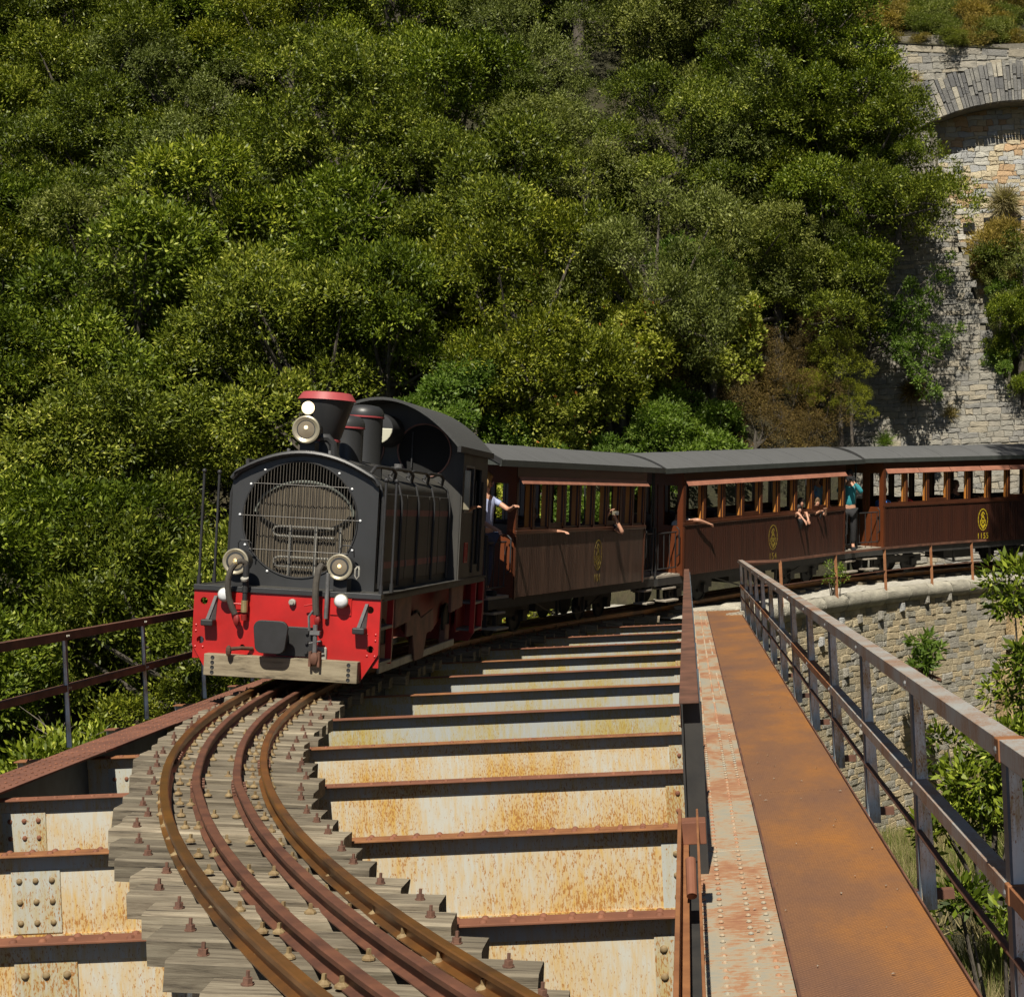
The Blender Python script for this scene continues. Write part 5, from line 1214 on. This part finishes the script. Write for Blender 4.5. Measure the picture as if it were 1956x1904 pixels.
person(pm, 'person in a black top taking a photo out of a first coach window', 'dark_top', 'hair_dark', (-.0, -.26, .80), (-.10, -.24, .80), elbow_r=(.13, -.36, .50), elbow_l=(-.20, -.10, .55), legs=False, group=G)
camera_thing(pm @ T(-.03, -.34, .83), 'small silver compact camera held up at the window of the first coach')
person(F1 @ T(.55, win(L1, 2) - .10, .98) @ RZ(90), 'person seated inside the first coach with one hand hanging over the sill', 'sky_blue', 'hair_dark', (.05, -.50, .60), (-.1, -.2, .3), elbow_r=(.12, -.28, .60), legs=False, group=G)
person(F2 @ T(.60, win(L2, 0) - .02, .98) @ RZ(95), 'person resting a bare forearm on the first window sill of the second coach', 'white_top', 'hair_dark', (.24, -.50, .60), (-.2, -.2, .3), elbow_r=(-.02, -.42, .68), legs=False, group=G)
# stripes on that sleeve
m = MB(); 
person(F2 @ T(.82, win(L2, 6) - .14, .98) @ RZ(60), 'small dark haired child leaning out of the second coach with both arms hanging', 'dark_top', 'hair_dark', (.10, -.48, .62), (-.03, -.50, .60), elbow_r=(.12, -.34, .78), elbow_l=(-.12, -.34, .78), legs=False, group=G, scale=.82, lean=(0, -.14))
person(F2 @ T(.76, win(L2, 6) + .10, 1.05) @ RZ(50), 'person in dark glasses and black top looking out behind the leaning small child', 'dark_top', 'hair_dark', (.1, -.30, .60), (-.15, -.3, .55), legs=False, group=G, scale=.88, lean=(0, -.1))
person(F2 @ T(.80, win(L2, 7), 1.06) @ RZ(55), 'brown haired boy with a raised hand at the window behind the leaning child', 'dark_top', 'hair_brown', (.16, -.30, .66), (-.05, -.34, .62), legs=False, group=G, scale=.85, kind='short', lean=(0, -.10))
person(F2 @ T(.45, win(L2, 8), .66) @ RZ(90), 'person in a sky blue shirt standing inside the last window of the second coach', 'sky_blue', 'hair_brown', (.2, -.2, 1.0), (-.2, -.2, 1.0), group=G)
pm = F2 @ T(.86, L2 + .34, .68) @ RZ(35)
person(pm, 'person in a teal jacket photographing from the platform between second and third coaches', 'teal', 'hair_dark', (.04, -.20, 1.52), (-.10, -.24, 1.50), elbow_r=(.24, -.22, 1.26), elbow_l=(-.26, -.18, 1.26), group=G, sleeve='long', pants='dark_top')
camera_thing(pm @ T(-.02, -.28, 1.56) @ RZ(25), 'black camera with a long lens held by the person in teal', True)
for k, (c_, hr, lab) in enumerate([('blue_top', 'hair_blond', 'person in a bright blue top seated at the first window of the third coach'), ('red_top', 'hair_dark', 'person in a red top seated at the second window of the third coach'), ('white_top', 'hair_dark', 'person in a white top seated at the fourth window of the third coach')]):
    kk = (0, 1, 3)[k]
    person(F3 @ T(.50, win(L3, kk) + .05, 1.05) @ RZ(185), lab, c_, hr, (.15, -.3, .2), (-.15, -.3, .2), legs=False, group=G, scale=1.0 if k < 2 else .9)
person(F3 @ T(.2, win(L3, 4), 1.10) @ RZ(90), 'dark dressed person seated in shade at the fifth window of the third coach', 'dark_top', 'hair_brown', (.2, -.3, .3), (-.2, -.3, .3), legs=False, group=G)
person(LF @ T(.60, 4.60, 1.38) @ RZ(80), 'driver in the dark cab resting a hand on the cab window sill', 'dark_top', 'hair_dark', (.06, -.38, .56), (-.2, -.25, .3), elbow_r=(.10, -.24, .50), legs=False, group=None)
# ============================================================ vegetation
rng = np.random.default_rng(11)
def unit(a): return a / np.maximum(np.linalg.norm(a, axis=1, keepdims=True), 1e-6)
def leaf_mesh(name, c, ax, nr, L, W, mat, rnd):
    n = len(c); ax = unit(ax); side = unit(np.cross(ax, nr)); nr2 = np.cross(side, ax)
    L = L[:, None]; W = W[:, None]
    v = np.stack([c, c + ax * L * .45 + side * W - nr2 * W * .35, c + ax * L, c + ax * L * .45 - side * W - nr2 * W * .35], 1).reshape(-1, 3)
    me = bpy.data.meshes.new(name); me.vertices.add(4 * n); me.vertices.foreach_set('co', v.astype(np.float32).ravel())
    me.loops.add(4 * n); me.loops.foreach_set('vertex_index', np.arange(4 * n, dtype=np.int32))
    me.polygons.add(n); me.polygons.foreach_set('loop_start', np.arange(0, 4 * n, 4, dtype=np.int32)); me.polygons.foreach_set('loop_total', np.full(n, 4, dtype=np.int32))
    at = me.color_attributes.new('rnd', 'FLOAT_COLOR', 'POINT'); col = np.ones((4 * n, 4), np.float32); col[:, :3] = np.repeat(rnd, 4)[:, None]; at.data.foreach_set('color', col.ravel())
    me.materials.append(mat); me.update(calc_edges=True); return me
def crown_mesh(name, lobes, n, leaf, mat, tr_=.16, per=34, up=.35, aspect=.36, tone=None):
    cs, ds, tn = [], [], []
    wts = np.array([r * r for _, r in lobes]); wts /= wts.sum()
    for (c, r), w_ in zip(lobes, wts):
        k = max(3, int(n * w_ / per)); d = unit(rng.normal(size=(k, 3)) * .75 + np.array([0, -.05, up]))
        rad_ = r * (1 + rng.uniform(-.30, .14, k))[:, None]; cs.append(np.array(c) + d * rad_ * np.array([1, 1, .80])); ds.append(d); tn.append(np.full(k, rng.uniform(-.14, .14)))
    cs, ds, tn = np.concatenate(cs), np.concatenate(ds), np.concatenate(tn)
    tt = tn + rng.uniform(-.12, .12, len(cs))
    idx = np.repeat(np.arange(len(cs)), per); m = len(idx)
    q = unit(rng.normal(size=(m, 3)) + ds[idx] * .9)
    loc = q * (rng.uniform(0.15, 1, m))[:, None] * tr_ * rng.uniform(.7, 1.35, len(cs))[idx][:, None]
    c = cs[idx] + loc; ax = q * .9 + rng.normal(size=(m, 3)) * .30 + np.array([0, 0, .10])
    nr = ds[idx] * .7 + rng.normal(size=(m, 3)) * .42 + np.array([0, -.15, .55])
    L = leaf * rng.uniform(.7, 1.25, m); rnd = np.clip(rng.beta(2.2, 2.8, m) + tt[idx], 0, 1)
    if tone is not None: rnd = np.where(rng.uniform(size=m) < tone, 1.0, rnd * .94)
    return leaf_mesh(name, c, ax, nr, L, L * aspect * .5, mat, rnd)
def lobes_for(seed, R_, H, n, base):
    r = random.Random(seed); out = []
    for i in range(n):
        t = r.uniform(0, 2 * math.pi); q = math.sqrt(r.random()) * .86; z = r.uniform(.05, 1)
        rr_ = R_ * math.sqrt(max(.12, 1 - (z - .25) ** 2 * 1.1)) * q
        out.append(((rr_ * math.cos(t), rr_ * math.sin(t), base + H * z * (1.12 - .35 * q * q)), r.uniform(.48, .88) * R_ / 2.3))
    return out
def trunk_obj(name, lobes, h, r0, parent=None):
    m = MB(); m.tube([(0, 0, -1.2), (.05, .02, h * .3), (-.04, .05, h * .65), (0, 0, h)], r0, 8, [r0 * 1.3, r0, r0 * .75, r0 * .4])
    for c, r in lobes[:12]:
        c = Vector(c); b = Vector((0, 0, h * R.uniform(.35, .8))); mid_ = b.lerp(c, .5) + Vector((R.uniform(-.1, .1), R.uniform(-.1, .1), -.12))
        m.tube([b, mid_, c], r0 * .3, 5, [r0 * .45, r0 * .28, r0 * .1])
    o = m.build(name, M['bark'], parent, smooth=True, angle=60); return o
PROTO = {}
def proto(kind, mat, n, leaf, Rr, H, nl, base, name, tone=None, tr_=.20, aspect=.40, up=.35, seeds=(1,), trunk=True, th=None):
    PROTO[kind] = []
    for s_ in seeds:
        lb = lobes_for(s_ * 7 + len(kind), Rr, H, nl, base)
        me = crown_mesh('crown', lb, n, leaf, mat, tr_, 52 if n > 30000 else 34, up, aspect, tone)
        tk = None
        if trunk: o = trunk_obj('trunk', lb, th or (base + H * .55), .14 * Rr / 2.3); tk = o.data; bpy.data.objects.remove(o)
        PROTO[kind].append((me, tk, name))
proto('oak', L_OAK, 46000, .092, 2.9, 3.8, 15, .9, 'oak_tree', seeds=(1, 2, 3, 17), tr_=.25, up=.8)
proto('laurel', L_LAUREL, 42000, .104, 2.8, 3.8, 14, .9, 'laurel_tree', seeds=(4, 5), aspect=.42, tr_=.27, up=.8)
proto('olive', L_OLIVE, 44000, .084, 2.7, 3.5, 17, .9, 'olive_tree', seeds=(6, 7), aspect=.36, tr_=.22, up=.75)
proto('yellow', L_YEL, 12000, .095, 1.5, 1.9, 16, .5, 'pistachio_shrub', seeds=(8, 9), tr_=.17, aspect=.62, tone=.012)
proto('bright', L_BRIGHT, 9000, .10, 1.1, 1.3, 12, .3, 'green_shrub', seeds=(10, 11), tr_=.17, aspect=.5)
proto('heath', L_HEATH, 15000, .042, .9, 1.3, 14, .3, 'heath_shrub', seeds=(12,), tr_=.11, aspect=.30)
proto('brown', L_BROWN, 15000, .050, 1.1, 1.5, 14, .3, 'brown_heath_shrub', seeds=(13,), tr_=.15, aspect=.28)
proto('scrub', L_SCRUB, 5000, .075, .55, .45, 8, .0, 'scrub_clump', seeds=(14, 15), tr_=.16, aspect=.2, trunk=False, up=.8)
proto('scrubg', L_GRASS, 5000, .07, .55, .5, 8, .0, 'scrub_clump', seeds=(16,), tr_=.15, aspect=.28, trunk=False, up=.8)
def plant(kind, p, s_=1.0, label=None, cat='tree', group=None, rot=None, sz=None, i=None):
    me, tk, name = R.choice(PROTO[kind]) if i is None else PROTO[kind][i % len(PROTO[kind])]
    mw = T(*p) @ RZ(R.uniform(0, 360) if rot is None else rot) @ Matrix.Diagonal((s_, s_, s_ * (sz or 1), 1))
    if tk is None:
        o = bpy.data.objects.new(name, me); C.objects.link(o); o.matrix_world = mw; return tag(o, label, cat, group)
    r = tag(empty(name, mw), label, cat, group)
    obj_share('crown', me, r); obj_share('trunk', tk, r); return r
BND = [(-400, 1640), (0, 1640), (80, 1662), (235, 1765), (375, 1818), (450, 1748), (560, 1742), (640, 1660), (860, 1640), (1300, 1640)]
def bx(y):
    for (a, xa), (b, xb) in zip(BND, BND[1:]):
        if a <= y <= b: return xa + (xb - xa) * (y - a) / (b - a)
    return 1640
cands = []
y = 24.6
while y < 66:
    x = -y * .42 - 3
    while x < y * .23 + 3:
        px, py = x + R.uniform(-.8, .8), y + R.uniform(-.9, .9); z = hill(px, py); dr = math.hypot(px - TC.x, py - TC.y)
        x += 3.15
        if py < 31.5 and px > -8.6: continue
        if dr < 31.6 and px > -6: continue
        if dr < 24.5: continue
        xd, yd = proj((px, py, z + 2.6)); sz = 2.3 / py * FD
        if xd < -sz - 60 or xd - sz > 1990 or yd > 1904 or yd < -sz * 1.2 - 60: continue
        if xd > bx(yd) - sz * 1.05: continue
        if z < -12 or R.random() < .10: continue
        cands.append((yd, xd, px, py, z))
    y += 2.3
rows = {}
for c_ in cands: rows.setdefault(int((c_[0] + 260) // 150), []).append(c_)
ORD = ['first', 'second', 'third', 'fourth', 'fifth', 'sixth', 'seventh', 'eighth', 'ninth', 'tenth', 'eleventh', 'twelfth', 'thirteenth', 'fourteenth', 'fifteenth', 'sixteenth', 'seventeenth', 'eighteenth', 'nineteenth', 'twentieth', 'twenty-first', 'twenty-second', 'twenty-third', 'twenty-fourth', 'twenty-fifth', 'twenty-sixth', 'twenty-seventh', 'twenty-eighth', 'twenty-ninth', 'thirtieth']
KN = {'oak': 'dark evergreen oak', 'laurel': 'glossy broad-leaved tree', 'olive': 'grey-green tree'}
for ri, k in enumerate(sorted(rows)):
    for ci, (yd, xd, px, py, z) in enumerate(sorted(rows[k], key=lambda q: q[1])):
        if 1000 < xd < 1620 and yd < 560: kd = R.choice(['olive', 'olive', 'olive', 'oak'])
        elif xd > 1600: kd = R.choice(['laurel', 'oak'])
        else: kd = R.choices(['oak', 'laurel', 'olive'], (5, 3.2, 1.3))[0]
        plant(kd, (px, py, z - .2), R.uniform(.88, 1.22), '%s, %s from the left in the %s tree tier from the top' % (KN[kd], ORD[min(ci, 29)], ORD[ri]), 'tree', 'trees covering the hillside', sz=R.uniform(.85, 1.15))
# trees beside and in front of the retaining wall
def at(kind, xd, yd, Y, s_, lab, cat='tree', grp=None, i=None, drop=2.4, sz=None):
    p = P(xd, yd, Y); p.z -= drop * s_ * (1.12 if kind in ('oak', 'laurel', 'olive') else 1); return plant(kind, p, s_, lab, cat, grp, i=i, sz=sz)
at('laurel', 1520, 70, 45.5, .95, 'green broad-leaved tree at the top left corner of the retaining wall')
at('laurel', 1600, 215, 45.0, .80, 'broad-leaved tree overlapping the left end of the wall below its top')
at('oak', 1640, 330, 44.6, .92, 'dark tree whose crown reaches farthest right over the pale infill wall')
at('laurel', 1712, 350, 44.3, .42, 'small leafy crown sticking out in front of the pale rubble wall')
at('oak', 1485, 190, 45.2, .9, 'dark crown hiding the left end of the retaining wall')
at('laurel', 1590, 475, 44.0, .84, 'bright green rounded tree left of the grey pier, midway up')
at('oak', 1530, 590, 43.6, .80, 'dark shaded tree left of the grey pier, low down')
at('olive', 1480, 520, 43.5, .85, 'grey-green tree above the brown heath shrubs')
SH = 'shrubs right behind the train'
at('yellow', 1040, 610, 39.5, .95, 'tall yellow-green shrub with a pointed top and red tips, above the first coach', 'shrub', SH, 0, 1.4)
at('yellow', 985, 740, 38.0, .95, 'yellow-green shrub just right of the cab roof', 'shrub', SH, 1, 1.3)
at('yellow', 1095, 760, 38.0, 1.0, 'broad yellow-green shrub above the first coach roof', 'shrub', SH, 0, 1.3)
at('yellow', 1160, 700, 38.6, .75, 'smaller yellow-green shrub right of the broad one, with orange leaves', 'shrub', SH, 1, 1.4)
at('bright', 900, 770, 36.5, .95, 'fresh green shrub behind the cab roof', 'shrub', SH, 0, .9)
at('bright', 830, 800, 36.0, .8, 'fresh green shrub peeping over the top of the cab roof', 'shrub', SH, 1, .9)
at('olive', 1250, 700, 41.5, .62, 'grey-green bush between the yellow shrub and the dark trees', 'shrub', SH, 0, 2.3)
at('olive', 1330, 650, 42.2, .62, 'grey-green bush above the second coach', 'shrub', SH, 1, 2.3)
at('bright', 1265, 800, 40.0, 1.0, 'light green shrub above the gap between first and second coaches', 'shrub', SH, 0, .9)
at('bright', 1345, 815, 41, .9, 'light green shrub on the bank over the second coach roof', 'shrub', SH, 1, .9)
at('brown', 1400, 790, 41.6, .85, 'olive-brown heath shrub over the middle of the second coach', 'shrub', SH, 0, 1.0)
at('brown', 1490, 770, 42.2, 1.05, 'rusty brown heath shrub above the right half of the second coach', 'shrub', SH, 0, 1.1)
at('brown', 1560, 790, 42.8, .95, 'rusty brown heath shrub beside the foot of the retaining wall', 'shrub', SH, 0, 1.0)
at('brown', 1565, 640, 43.2, .80, 'dark olive heath standing above the yellow heath, left of the wall', 'shrub', SH, 0, 1.1)
at('heath', 1600, 690, 42.8, 1.0, 'bright yellow-green heath shrub left of the wall foot', 'shrub', SH, 0, 1.0)
at('heath', 1625, 770, 42.8, .7, 'small bright yellow-green heath tuft close to the wall foot', 'shrub', SH, 0, .9)
at('heath', 1545, 745, 42.4, .6, 'small yellow-green heath tuft between the brown heaths', 'shrub', SH, 0, .9)
k = 0
for dr_, ph0 in ((30.4, 20), (31.6, 22), (33.0, 24)):
    a_ = ph0 + (dr_ % 1) * 2
    while a_ < 57:
        x_, y_ = TC.x - dr_ * math.cos(rad(a_)), TC.y + dr_ * math.sin(rad(a_)); a_ += 2.9
        if x_ > 3.8: continue
        z_ = hill(x_, y_); xd = proj((x_, y_, z_ + .8))[0]
        kd = R.choice(['bright', 'yellow']) if xd < 1000 else R.choice(['yellow', 'yellow', 'bright']) if xd < 1230 else R.choice(['bright', 'bright', 'brown', 'yellow']) if xd < 1420 else R.choice(['brown', 'brown', 'heath'])
        nm = {'bright': 'fresh green', 'yellow': 'yellow-green', 'brown': 'rusty brown', 'heath': 'bright yellow-green'}[kd]
        plant(kd, (x_, y_, z_ - .2), R.uniform(.75, 1.15), '%s bush, %s along the %s row on the bank behind the coaches' % (nm, ORD[k % 30], {30.4: 'front', 31.6: 'middle', 33.0: 'back'}[dr_]), 'shrub', 'bushes on the bank behind the coaches'); k += 1
    k = 0
# sparse small tree over the wall
sp = P(1700, 640, 44.6)
def sparse_tree():
    r = tag(empty('sapling', T(*sp)), 'thin airy sapling with light green leaves leaning out over the grey pier', 'tree')
    m = MB(); tips = []
    rr_ = random.Random(5)
    for i in range(13):
        a = Vector((-.6 + rr_.uniform(-.1, .1), .1, -.9 + i * .12)); tx, tz = rr_.uniform(-.2, 2.0), rr_.uniform(-2.0, 2.3)
        b_ = Vector((tx, -rr_.uniform(.0, .6), tz)); mid_ = a.lerp(b_, .5) + Vector((0, 0, .15)); m.tube([a, mid_, b_], .02, 5, [.035, .02, .008])
        for q in range(7): tips.append(a.lerp(b_, .35 + .1 * q) + Vector((rr_.uniform(-.25, .25), rr_.uniform(-.2, .2), rr_.uniform(-.22, .22))))
    o = m.build('branches', M['bark'], r)
    me = crown_mesh('foliage', [(tuple(t), .10) for t in tips], 3800, .10, L_BRIGHT, .13, 40, .2, .36)
    obj_share('foliage', me, r)
sparse_tree()
# vegetation in the recess right of the pier
RG = 'bushes in the recess right of the grey pier'
for i, (xd, yd, Y, k_, s_, lab) in enumerate([(1925, 505, 46.6, 'scrubg', 2.0, 'green-gold scrub at the top of the recess right of the pier'), (1910, 575, 46.4, 'bright', .62, 'small green bush at mid height in the recess right of the pier'), (1960, 560, 46.3, 'olive', .50, 'grey-green bush at the right edge beside the pier'), (1950, 640, 46.0, 'laurel', .52, 'dark green bush low in the recess right of the pier'), (1925, 690, 46.0, 'bright', .55, 'green bush lowest in the recess right of the pier'), (1975, 720, 45.9, 'laurel', .45, 'dark bush at the right edge above the third coach'), (1885, 480, 46.5, 'scrub', 1.4, 'golden scrub clump along the upper pier edge'), (1900, 530, 46.6, 'scrub', 1.2, 'golden scrub clump a little lower along the pier edge'), (1930, 450, 46.8, 'scrub', 1.5, 'golden scrub clump at the foot of the pale infill wall')]):
    at(k_, xd, yd, Y, s_, lab, 'shrub', RG, drop={'olive': 2.4, 'laurel': 2.4, 'bright': .9}.get(k_, .3))
# dead tussock hanging on the pale wall
def tussock(p, s_, n, label, mat=L_STRAW, droop=.5, cat='grass tuft', name='dry_tussock'):
    d = unit(rng.normal(size=(n, 3)) + np.array([0, -.5, .9])); c = rng.normal(size=(n, 3)) * .10 * s_; ax = d + np.array([0, 0, -droop]) * rng.uniform(0, 1, n)[:, None]
    L = s_ * rng.uniform(.35, .9, n); me = leaf_mesh(name, c, ax, rng.normal(size=(n, 3)), L, np.full(n, .008 * s_ + .002), mat, rng.uniform(0, 1, n))
    o = bpy.data.objects.new(name, me); C.objects.link(o); o.matrix_world = T(*p); return tag(o, label, cat)
tussock(P(1918, 385, 47.2), .85, 900, 'large dry grey-brown tussock growing out of the pale infill wall', L_STRAW, .9)
tussock(P(1815, 790, 45.9), .0 + .45, 300, 'small dry tuft low on the grey wall', L_STRAW)
tussock(P(1745, 745, 45.7), .7, 600, 'reddish dry tuft in the tree shadow on the grey wall', L_BROWN, .9)
tussock(P(1690, 845, 45.3), .5, 500, 'green tuft at the foot of the wall above the coach roof', L_BRIGHT, .3)
tussock(P(1750, 250 - 100, 46.4), .35, 260, 'dry tuft rooted in the stones above the arch', L_STRAW, .9)
tussock(P(1706, 125 + 60, 46.4), .35, 260, 'dry tuft in the wall face near its left end', L_STRAW, .9)
# ledge behind the wall top, with golden scrub
sheet('wall_top_slope', M['soil'], lambda u, v: Vector((u, 46.7 + v, 15.0 - (u - 5.3) * .10 + v * .62 + .12 * noise.noise(Vector((u, v, 3))))), [2.5 + .5 * i for i in range(40)], [.5 * i for i in range(36)])
SG = 'scrub on the slope above the retaining wall'
k = 0
desc = ['golden', 'ochre', 'olive-gold', 'straw coloured', 'tawny']
for vv in (.1, .5, 1.0, 1.6, 2.2, 2.9, 3.7, 4.6, 5.6):
    u = 4.6 + (k % 3) * .2
    while u < 11.2:
        uu = u + R.uniform(-.3, .3); kd = R.choice(['scrub', 'scrub', 'scrubg'])
        zz = 15.0 - (uu - 5.3) * .10 + vv * .62
        if R.random() < .86: plant(kd, (uu, 46.7 + vv + R.uniform(-.2, .2), zz - .05), R.uniform(.8, 1.3) * (.7 if vv < .4 else 1), '%s scrub clump, %s along the %s line above the stone wall' % (desc[k % 5], ORD[int((u - 4.6) / .85)], ORD[int(vv * 2)]), 'scrub', SG, sz=R.uniform(.7, 1.1))
        u += .85; k += 1
at('oak', 1955, 25, 50.5, .75, 'dark oak at the top right corner above the scrub slope', drop=2.4)
for i, (xd, yd, s_) in enumerate([(1700, 48, .5), (1745, 60, .35), (1690, 70, .3)]):
    p = P(xd, yd, 49.2); m = MB(); m.ball(p, s_, 9, 6, 1.3, .8, .6)
    m.v = [tuple(Vector(v) + Vector([noise.noise(Vector(v) * 2 + Vector((q, 0, 0))) * .25 for q in range(3)])) for v in m.v]
    tag(m.build('rock', GREY[1]), ['largest grey rock showing in the scrub above the wall', 'smaller rock right of the largest one in the scrub', 'low rock just above the wall end'][i], 'rock')
# twigs
def twigs(p, s_, n, label, spread=(1, .3, 1)):
    m = MB(); rr_ = random.Random(int(p.x * 100))
    for i in range(n):
        a = Vector((rr_.uniform(-.2, .2), 0, -.3)) * s_; d = Vector((rr_.uniform(-1, 1) * spread[0], rr_.uniform(-.6, 0) * spread[1], rr_.uniform(-.2, 1) * spread[2]))
        b_ = a + d * s_ * .6; c_ = b_ + (d + Vector((rr_.uniform(-.6, .6), 0, rr_.uniform(-.6, .3)))) * s_ * .35
        m.tube([a, b_, c_], .01, 4, [.016 * s_, .009 * s_, .003]); m.tube([b_, b_ + Vector((rr_.uniform(-.4, .4), -.1, rr_.uniform(-.3, .4))) * s_], .006, 4, [.008 * s_, .002])
    o = m.build('bare_branches', M['twig']); o.matrix_world = T(*p); tag(o, label, 'branches')
twigs(P(1080, 455, 41.5), 1.3, 22, 'tangle of bare grey twigs among grey-green leaves, upper centre')
twigs(P(690, 385, 40), 1.0, 14, 'bare grey twigs between dark crowns, left of centre')
twigs(P(415, 1195, 31), 1.0, 8, 'bare pale branches behind the left handrail')
twigs(P(130, 1400, 27), .9, 12, 'dry bare twigs in the foliage at lower left')
# right bank: grass and shrubs
def grass(name, n, mat, box, hgt, label, keepf, w_=.006):
    P_ = []; tries = 0
    while len(P_) < n and tries < n * 12:
        tries += 1; x, y = R.uniform(*box[0]), R.uniform(*box[1])
        if not keepf(x, y): continue
        z = hill(x, y)
        if not inframe((x, y, z + .2), 60): continue
        P_.append((x, y, z))
    c = np.array(P_); k = 7; c = np.repeat(c, k, 0) + rng.normal(size=(len(c) * k, 3)) * np.array([.06, .06, 0]); m_ = len(c)
    ax = rng.normal(size=(m_, 3)) * .42 + np.array([0, 0, 1.0]); L = hgt * rng.uniform(.4, 1.2, m_)
    me = leaf_mesh(name, c, ax, rng.normal(size=(m_, 3)), L, np.full(m_, w_), mat, rng.uniform(0, 1, m_))
    o = bpy.data.objects.new(name, me); C.objects.link(o); tag(o, label, 'grass', kind='stuff')
grass('dry_grass', 5200, L_STRAW, ((.8, 8), (8.5, 36)), .50, 'dry straw coloured grass on the bank right of the bridge', lambda x, y: noise.noise(Vector((x * .8, y * .8, 7))) > -.22)
grass('green_grass', 3200, L_GRASS, ((1.0, 8), (9, 34)), .55, 'green grass on the bank right of the bridge', lambda x, y: noise.noise(Vector((x * .5 + 9, y * .5, 3))) > .02)
# broad leaved shrubs at the right edge
def leafy(xd, yd, Y, s_, n, label, lobes, leaf=.115, mat=L_LAUREL, name='broad_leaved_shrub', tr_=.13):
    r = tag(empty(name, T(*P(xd, yd, Y))), label, 'shrub')
    me = crown_mesh('foliage', lobes, n, leaf, mat, tr_, 20, .35, .36); obj_share('foliage', me, r)
    m = MB()
    for c, q in lobes: m.tube([(c[0] * .2, c[1] * .2 + .05, -2.2 * s_), Vector((c[0] * .6, c[1] * .5, (c[2] - 1.2) * .5)), c], .02, 5, [.03, .018, .006])
    m.build('stems', M['bark'], r)
rr_ = random.Random(2)
lb = [((rr_.uniform(-.15, .7), rr_.uniform(-.4, .4), -1.2 + 2.3 * i / 15), rr_.uniform(.22, .34)) for i in range(16)]
leafy(1952, 1300, 19.0, 1, 5200, 'tall glossy green broad-leaved shrub at the right edge, next to the abutment wall', lb)
lb = [((rr_.uniform(-.55, .7), rr_.uniform(-.4, .4), rr_.uniform(-.55, .55)), rr_.uniform(.20, .32)) for i in range(15)]
leafy(1890, 1500, 17.5, .6, 4200, 'rounded glossy green shrub behind the right handrail, below the tall one', lb)
lb = [((rr_.uniform(-.3, .3), rr_.uniform(-.3, .3), rr_.uniform(-.2, .2)), rr_.uniform(.12, .2)) for i in range(7)]
leafy(1915, 1760, 11.0, .3, 900, 'dark leafy sprig at the bottom right behind the handrail', lb, .09)
lb = [((rr_.uniform(-.18, .18), rr_.uniform(-.3, .1), rr_.uniform(-.30, .34)), rr_.uniform(.08, .14)) for i in range(9)]
leafy(1767, 1250, 33.2, .12, 460, 'bright green fig seedling growing out of the abutment wall', lb, .17, L_BRIGHT, 'fig_seedling', .12)
m = MB(); q = P(1765, 1283, 33.4); m.box(-.42, .32, -.35, .1, -.03, .02, T(*q) @ Matrix.Rotation(.42, 4, 'Y')); tag(m.build('rusty_plate', M['rust_dark']), 'rusty iron plate jutting from the wall under the fig seedling', 'iron plate')
lb = [((rr_.uniform(-.14, .2), rr_.uniform(-.1, .1), rr_.uniform(-.12, .22)), rr_.uniform(.06, .11)) for i in range(8)]
leafy(1593, 1104, 32.6, .1, 620, 'small green bush growing on the stone coping at its left part', lb, .055, L_BRIGHT, 'coping_bush', .08)
# ochre earth face beyond the end of the wing wall
m = MB()
def earth(u, v):
    p = wing(9.2 + u, v, -.25 - u * .08); nz = noise.noise(Vector((u * 1.2, v * 1.2, 5))) * .35 + noise.noise(Vector((u * 4, v * 4, 8))) * .10
    return p + Vector((nz * .3, -nz, 0)) + Vector((.0, -max(0, -v - .4) * .28, 0))
sheet('earth_bank', M['ochre'], earth, [.22 * i for i in range(26)], [-.05 - .25 * i for i in range(20)])
# leaves that shade the far end of the third coach
def tall_tree():
    r = tag(empty('tall_oak', T(8.95, 30.2, -3.4)), 'tall oak standing just outside the right edge, shading the end of the third coach', 'tree')
    rr_ = random.Random(31)
    lb = [((rr_.uniform(-1.7, 2.2), rr_.uniform(-1.7, 1.7), rr_.uniform(15.4, 19.6)), rr_.uniform(.6, .95)) for _ in range(26)]
    obj_share('crown', crown_mesh('crown', lb, 26000, .11, L_OAK, .26, 40, .5, .4), r)
    m = MB(); m.tube([(.5, 0, -1), (.4, .1, 5), (.2, -.1, 11), (0, 0, 16)], .2, 8, [.30, .24, .17, .08])
    for c, q in lb[:14]: m.tube([(.1, 0, rr_.uniform(11.5, 14.5)), Vector((c[0] * .6, c[1] * .6, (c[2] + 13) / 2)), c], .05, 5, [.08, .05, .02])
    m.build('trunk', M['bark'], r, smooth=True, angle=60)
tall_tree()
# litter blown onto the deck
m = MB()
for k in range(150):
    x, y = R.uniform(.0, .9), R.uniform(3.5, 26); a = R.uniform(0, 6.3); q = R.uniform(.006, .016); z = .006
    m.add([(x, y, z), (x + q * math.cos(a), y + q * math.sin(a), z + .003), (x + q * 1.8 * math.cos(a + .4), y + q * 1.8 * math.sin(a + .4), z + .001), (x + q * math.cos(a + .9), y + q * math.sin(a + .9), z + .004)], [(0, 1, 2, 3)])
tag(m.build('leaf_litter', M['step_wood']), 'tiny pale leaf fragments and grit scattered on the walkway', 'litter', kind='stuff')
